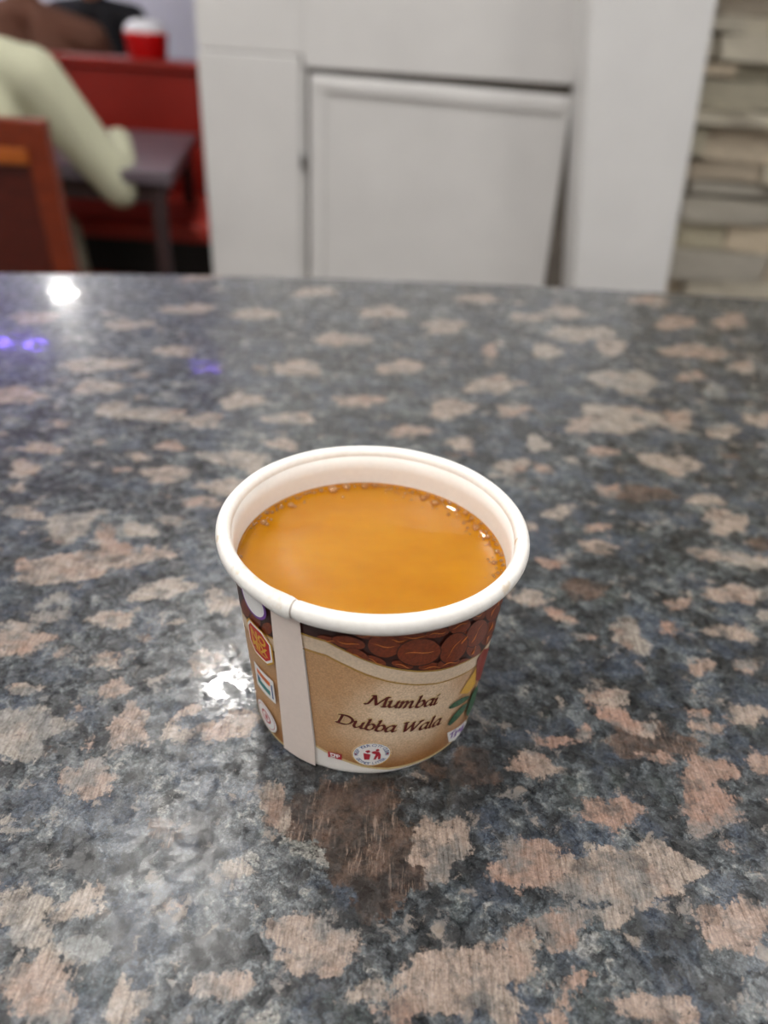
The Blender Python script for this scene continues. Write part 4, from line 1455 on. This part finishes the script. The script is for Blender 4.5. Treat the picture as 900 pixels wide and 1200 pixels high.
def make_person(label, base, facing, J, mats, group=None, sl=1.0):
    """one continuous body grown from tapered limbs; J holds joints in world space; facing = unit vector in xy"""
    e = tag(empty('person', base), label, 'person', group)
    f = Vector((facing[0], facing[1], 0)).normalized()
    side = Vector((f.y, -f.x, 0))                     # the person's right
    up = Vector((0, 0, 1))
    segs = []                                        # p0, r0, p1, r1, material, flat

    def S(a, ra, b, rb2, m, flat=None): segs.append((Vector(a), ra, Vector(b), rb2, m, flat))
    pel, che, nek = Vector(J['pelvis']), Vector(J['chest']), Vector(J['neck'])
    hd = Vector(J['head'])
    for k in (-1, 1):
        S(pel + side * .075 * k, .115, che + side * .095 * k - up * .06, .108, 0)
        S(che + side * .085 * k - up * .05, .112, nek + side * .075 * k - up * .085, .075, 0)
        S(nek - up * .05, .062, Vector(J['sh_r' if k > 0 else 'sh_l']), .066, 0)
    S(nek - up * .05, .058, hd - up * .06 - f * .01, .052, 1)
    # head
    S(hd + up * .035 - f * .018, .088, hd - up * .015 + f * .004, .080, 1)
    S(hd - up * .015 + f * .018, .070, hd - up * .078 + f * .042, .040, 1)
    S(hd + up * .012 + f * .088, .010, hd - up * .026 + f * .104, .015, 1)      # nose
    S(hd - up * .056 + f * .080 + side * .018, .010, hd - up * .056 + f * .080 - side * .018, .010, 1)   # mouth
    for k in (-1, 1):
        S(hd + side * .082 * k + up * .018 - f * .012, .016, hd + side * .078 * k - up * .022 - f * .006, .012, 1)
        tagk = 'r' if k > 0 else 'l'
        sh, el, wr = Vector(J['sh_' + tagk]), Vector(J['el_' + tagk]), Vector(J['wr_' + tagk])
        S(sh, .066 * sl, el, .050 * sl, 0); S(el, .050 * sl, wr - (wr - el).normalized() * .03, .036, 0); S(wr - (wr - el).normalized() * .05, .029, wr, .025, 1)
        hdir = Vector(J['hd_' + tagk]).normalized()
        hside = hdir.cross(up).normalized() * k
        palm = wr + hdir * .075
        for q in (-.022, 0, .022):
            S(wr + hside * q * .6, .019, palm + hside * q, .015, 1)
        for q, ln in ((-.033, .060), (-.011, .074), (.011, .080), (.033, .070)):
            a0 = palm + hside * q
            a1 = a0 + hdir * ln * .5 - up * .006
            a2 = a1 + (hdir - up * .55).normalized() * ln * .5
            S(a0, .0095, a1, .009, 1); S(a1, .009, a2, .0075, 1)
        tb0 = wr + hdir * .022 - hside * .028
        tb1 = tb0 + (hdir - hside * .9).normalized() * .035
        S(tb0, .013, tb1, .0105, 1); S(tb1, .0105, tb1 + (hdir - hside * .2).normalized() * .03, .0085, 1)
        hp, kn, an = Vector(J['hip_' + tagk]), Vector(J['kn_' + tagk]), Vector(J['an_' + tagk])
        S(hp, .092, kn, .064, 2); S(kn, .064, an, .044, 2)
        S(an - up * .03 - f * .03, .042, an - up * .045 + f * .13, .034, 3)
    bm = bmesh.new()
    for a, ra, b, rb2, m, fl in segs:
        capsule(bm, a, ra, b, rb2, flat=fl)
    bmesh.ops.recalc_face_normals(bm, faces=bm.faces)
    me_ = bpy.data.meshes.new('tmp_body'); bm.to_mesh(me_); bm.free()
    ob = bpy.data.objects.new('tmp_body', me_); COL.objects.link(ob)
    rm_ = ob.modifiers.new('r', 'REMESH'); rm_.mode = 'VOXEL'; rm_.voxel_size = 0.008
    sm_ = ob.modifiers.new('s', 'SMOOTH'); sm_.iterations = 5; sm_.factor = 0.5
    dg = bpy.context.evaluated_depsgraph_get()
    body = bpy.data.meshes.new_from_object(ob.evaluated_get(dg))
    bpy.data.objects.remove(ob)
    # material of the nearest limb
    n = len(body.polygons)
    cen = np.empty(n * 3); body.polygons.foreach_get('center', cen); cen = cen.reshape(-1, 3)
    best = np.full(n, 1e9); mi = np.zeros(n, dtype=np.int32)
    for a, ra, b, rb2, m, fl in segs:
        a_, b_ = np.array(a), np.array(b)
        ab = b_ - a_
        tt_ = np.clip(((cen - a_) @ ab) / (ab @ ab + 1e-9), 0, 1)
        d = np.linalg.norm(cen - a_ - tt_[:, None] * ab, axis=1) - (ra + (rb2 - ra) * tt_)
        if m == 1 and ra > .05 and abs(a_[2] - (nek.z - .05)) < 1e-4: d += 0.01
        s_ = d < best
        best[s_] = d[s_]; mi[s_] = m
    body.materials.clear()
    o = link('body', body, [mats[0], mats[1], mats[2], M['shoe']], e, smooth=True)
    body.polygons.foreach_set('material_index', mi)
    # hair cap and eyes
    bm = bmesh.new()
    bmesh.ops.create_uvsphere(bm, u_segments=32, v_segments=20, radius=1.0)
    for v in bm.verts:
        c0 = v.co.copy()
        lump = 1 + 0.03 * mnoise.noise(c0 * 4)
        p = (side * c0.x * .094 + f * (c0.y * .108 - .020) + up * (c0.z * .108 + .034)) * lump
        v.co = hd + p
    dele = [v for v in bm.verts if (v.co - hd).dot(f) > 0.035 and (v.co - hd).z < 0.085 or (v.co - hd).z < -0.035 or ((v.co - hd).dot(f) > -.02 and (v.co - hd).z < 0.03)]
    bmesh.ops.delete(bm, geom=dele, context='VERTS')
    from_bm('hair', bm, M['hair'], e, True)
    for k in (-1, 1):
        for nm, r_, off, mt in (('eye', .012, .078, M['eye']), ('iris', .0055, .0865, M['iris'])):
            bm = bmesh.new()
            bmesh.ops.create_uvsphere(bm, u_segments=14, v_segments=10, radius=r_)
            for v in bm.verts: v.co = v.co + hd + side * .031 * k + up * .004 + f * off
            from_bm(nm, bm, mt, e, True)
    return e


# diner in the pale shirt, on the chair, back to us, right elbow out
rs_, re_ = at_y(38, 92, 1.80), at_y(141, 218, 1.86)
make_person('person in pale olive shirt seated on the chair, elbow out, hand on table', (-1.02, 1.74, 0), (0, 1), {
    'pelvis': (-1.08, 1.70, .53), 'chest': (-1.08, 1.74, .80), 'neck': (-1.06, 1.80, 1.00), 'head': (-1.05, 1.85, 1.17),
    'sh_r': (rs_[0], rs_[1], rs_[2]), 'sh_l': (-1.25, 1.80, .925),
    'el_r': (re_[0], re_[1], re_[2]), 'wr_r': (-0.79, 2.07, .762), 'hd_r': (-0.45, .9, -.12),
    'el_l': (-1.30, 1.90, .70), 'wr_l': (-1.20, 2.10, .762), 'hd_l': (.35, .9, -.12),
    'hip_r': (-1.01, 1.72, .52), 'hip_l': (-1.17, 1.72, .52), 'kn_r': (-1.00, 2.06, .50), 'kn_l': (-1.19, 2.10, .53),
    'an_r': (-0.93, 2.00, .085), 'an_l': (-1.17, 2.04, .085)}, [M['pale_shirt'], M['skin'], M['cream_trousers']], sl=1.06)
# diner in brown behind the bench back
make_person('person in brown shirt seated behind the red bench, seen from the back', (-1.45, 3.15, 0), (0, 1), {
    'pelvis': (-1.43, 3.17, .55), 'chest': (-1.44, 3.13, .86), 'neck': (-1.47, 3.14, 1.075), 'head': (-1.48, 3.19, 1.25),
    'sh_r': (-1.235, 3.14, .955), 'sh_l': (-1.66, 3.14, .98),
    'el_r': (-1.20, 3.26, .78), 'wr_r': (-1.30, 3.48, .74), 'hd_r': (-.3, .9, -.1),
    'el_l': (-1.70, 3.26, .78), 'wr_l': (-1.60, 3.48, .74), 'hd_l': (.3, .9, -.1),
    'hip_r': (-1.35, 3.19, .555), 'hip_l': (-1.52, 3.19, .555), 'kn_r': (-1.33, 3.58, .53), 'kn_l': (-1.55, 3.58, .53),
    'an_r': (-1.33, 3.56, .085), 'an_l': (-1.55, 3.56, .085)}, [M['brown_shirt'], M['skin'], M['dark_trousers']])
# diner in black farther away, facing us
make_person('person in black shirt seated on a stool facing the red bench', (-1.630, 4.35, 0), (0, -1), {
    'pelvis': (-1.630, 4.350, .55), 'chest': (-1.630, 4.330, .86), 'neck': (-1.630, 4.300, 1.11), 'head': (-1.630, 4.270, 1.28),
    'sh_r': (-1.820, 4.310, 1.03), 'sh_l': (-1.440, 4.310, 1.03),
    'el_r': (-1.890, 4.220, .78), 'wr_r': (-1.750, 4.060, .66), 'hd_r': (.2, -.9, -.2),
    'el_l': (-1.370, 4.220, .78), 'wr_l': (-1.510, 4.060, .66), 'hd_l': (-.2, -.9, -.2),
    'hip_r': (-1.720, 4.330, .555), 'hip_l': (-1.540, 4.330, .555), 'kn_r': (-1.750, 3.960, .53), 'kn_l': (-1.510, 3.960, .53),
    'an_r': (-1.750, 4.000, .085), 'an_l': (-1.510, 4.000, .085)}, [M['black_shirt'], M['skin'], M['dark_trousers']])
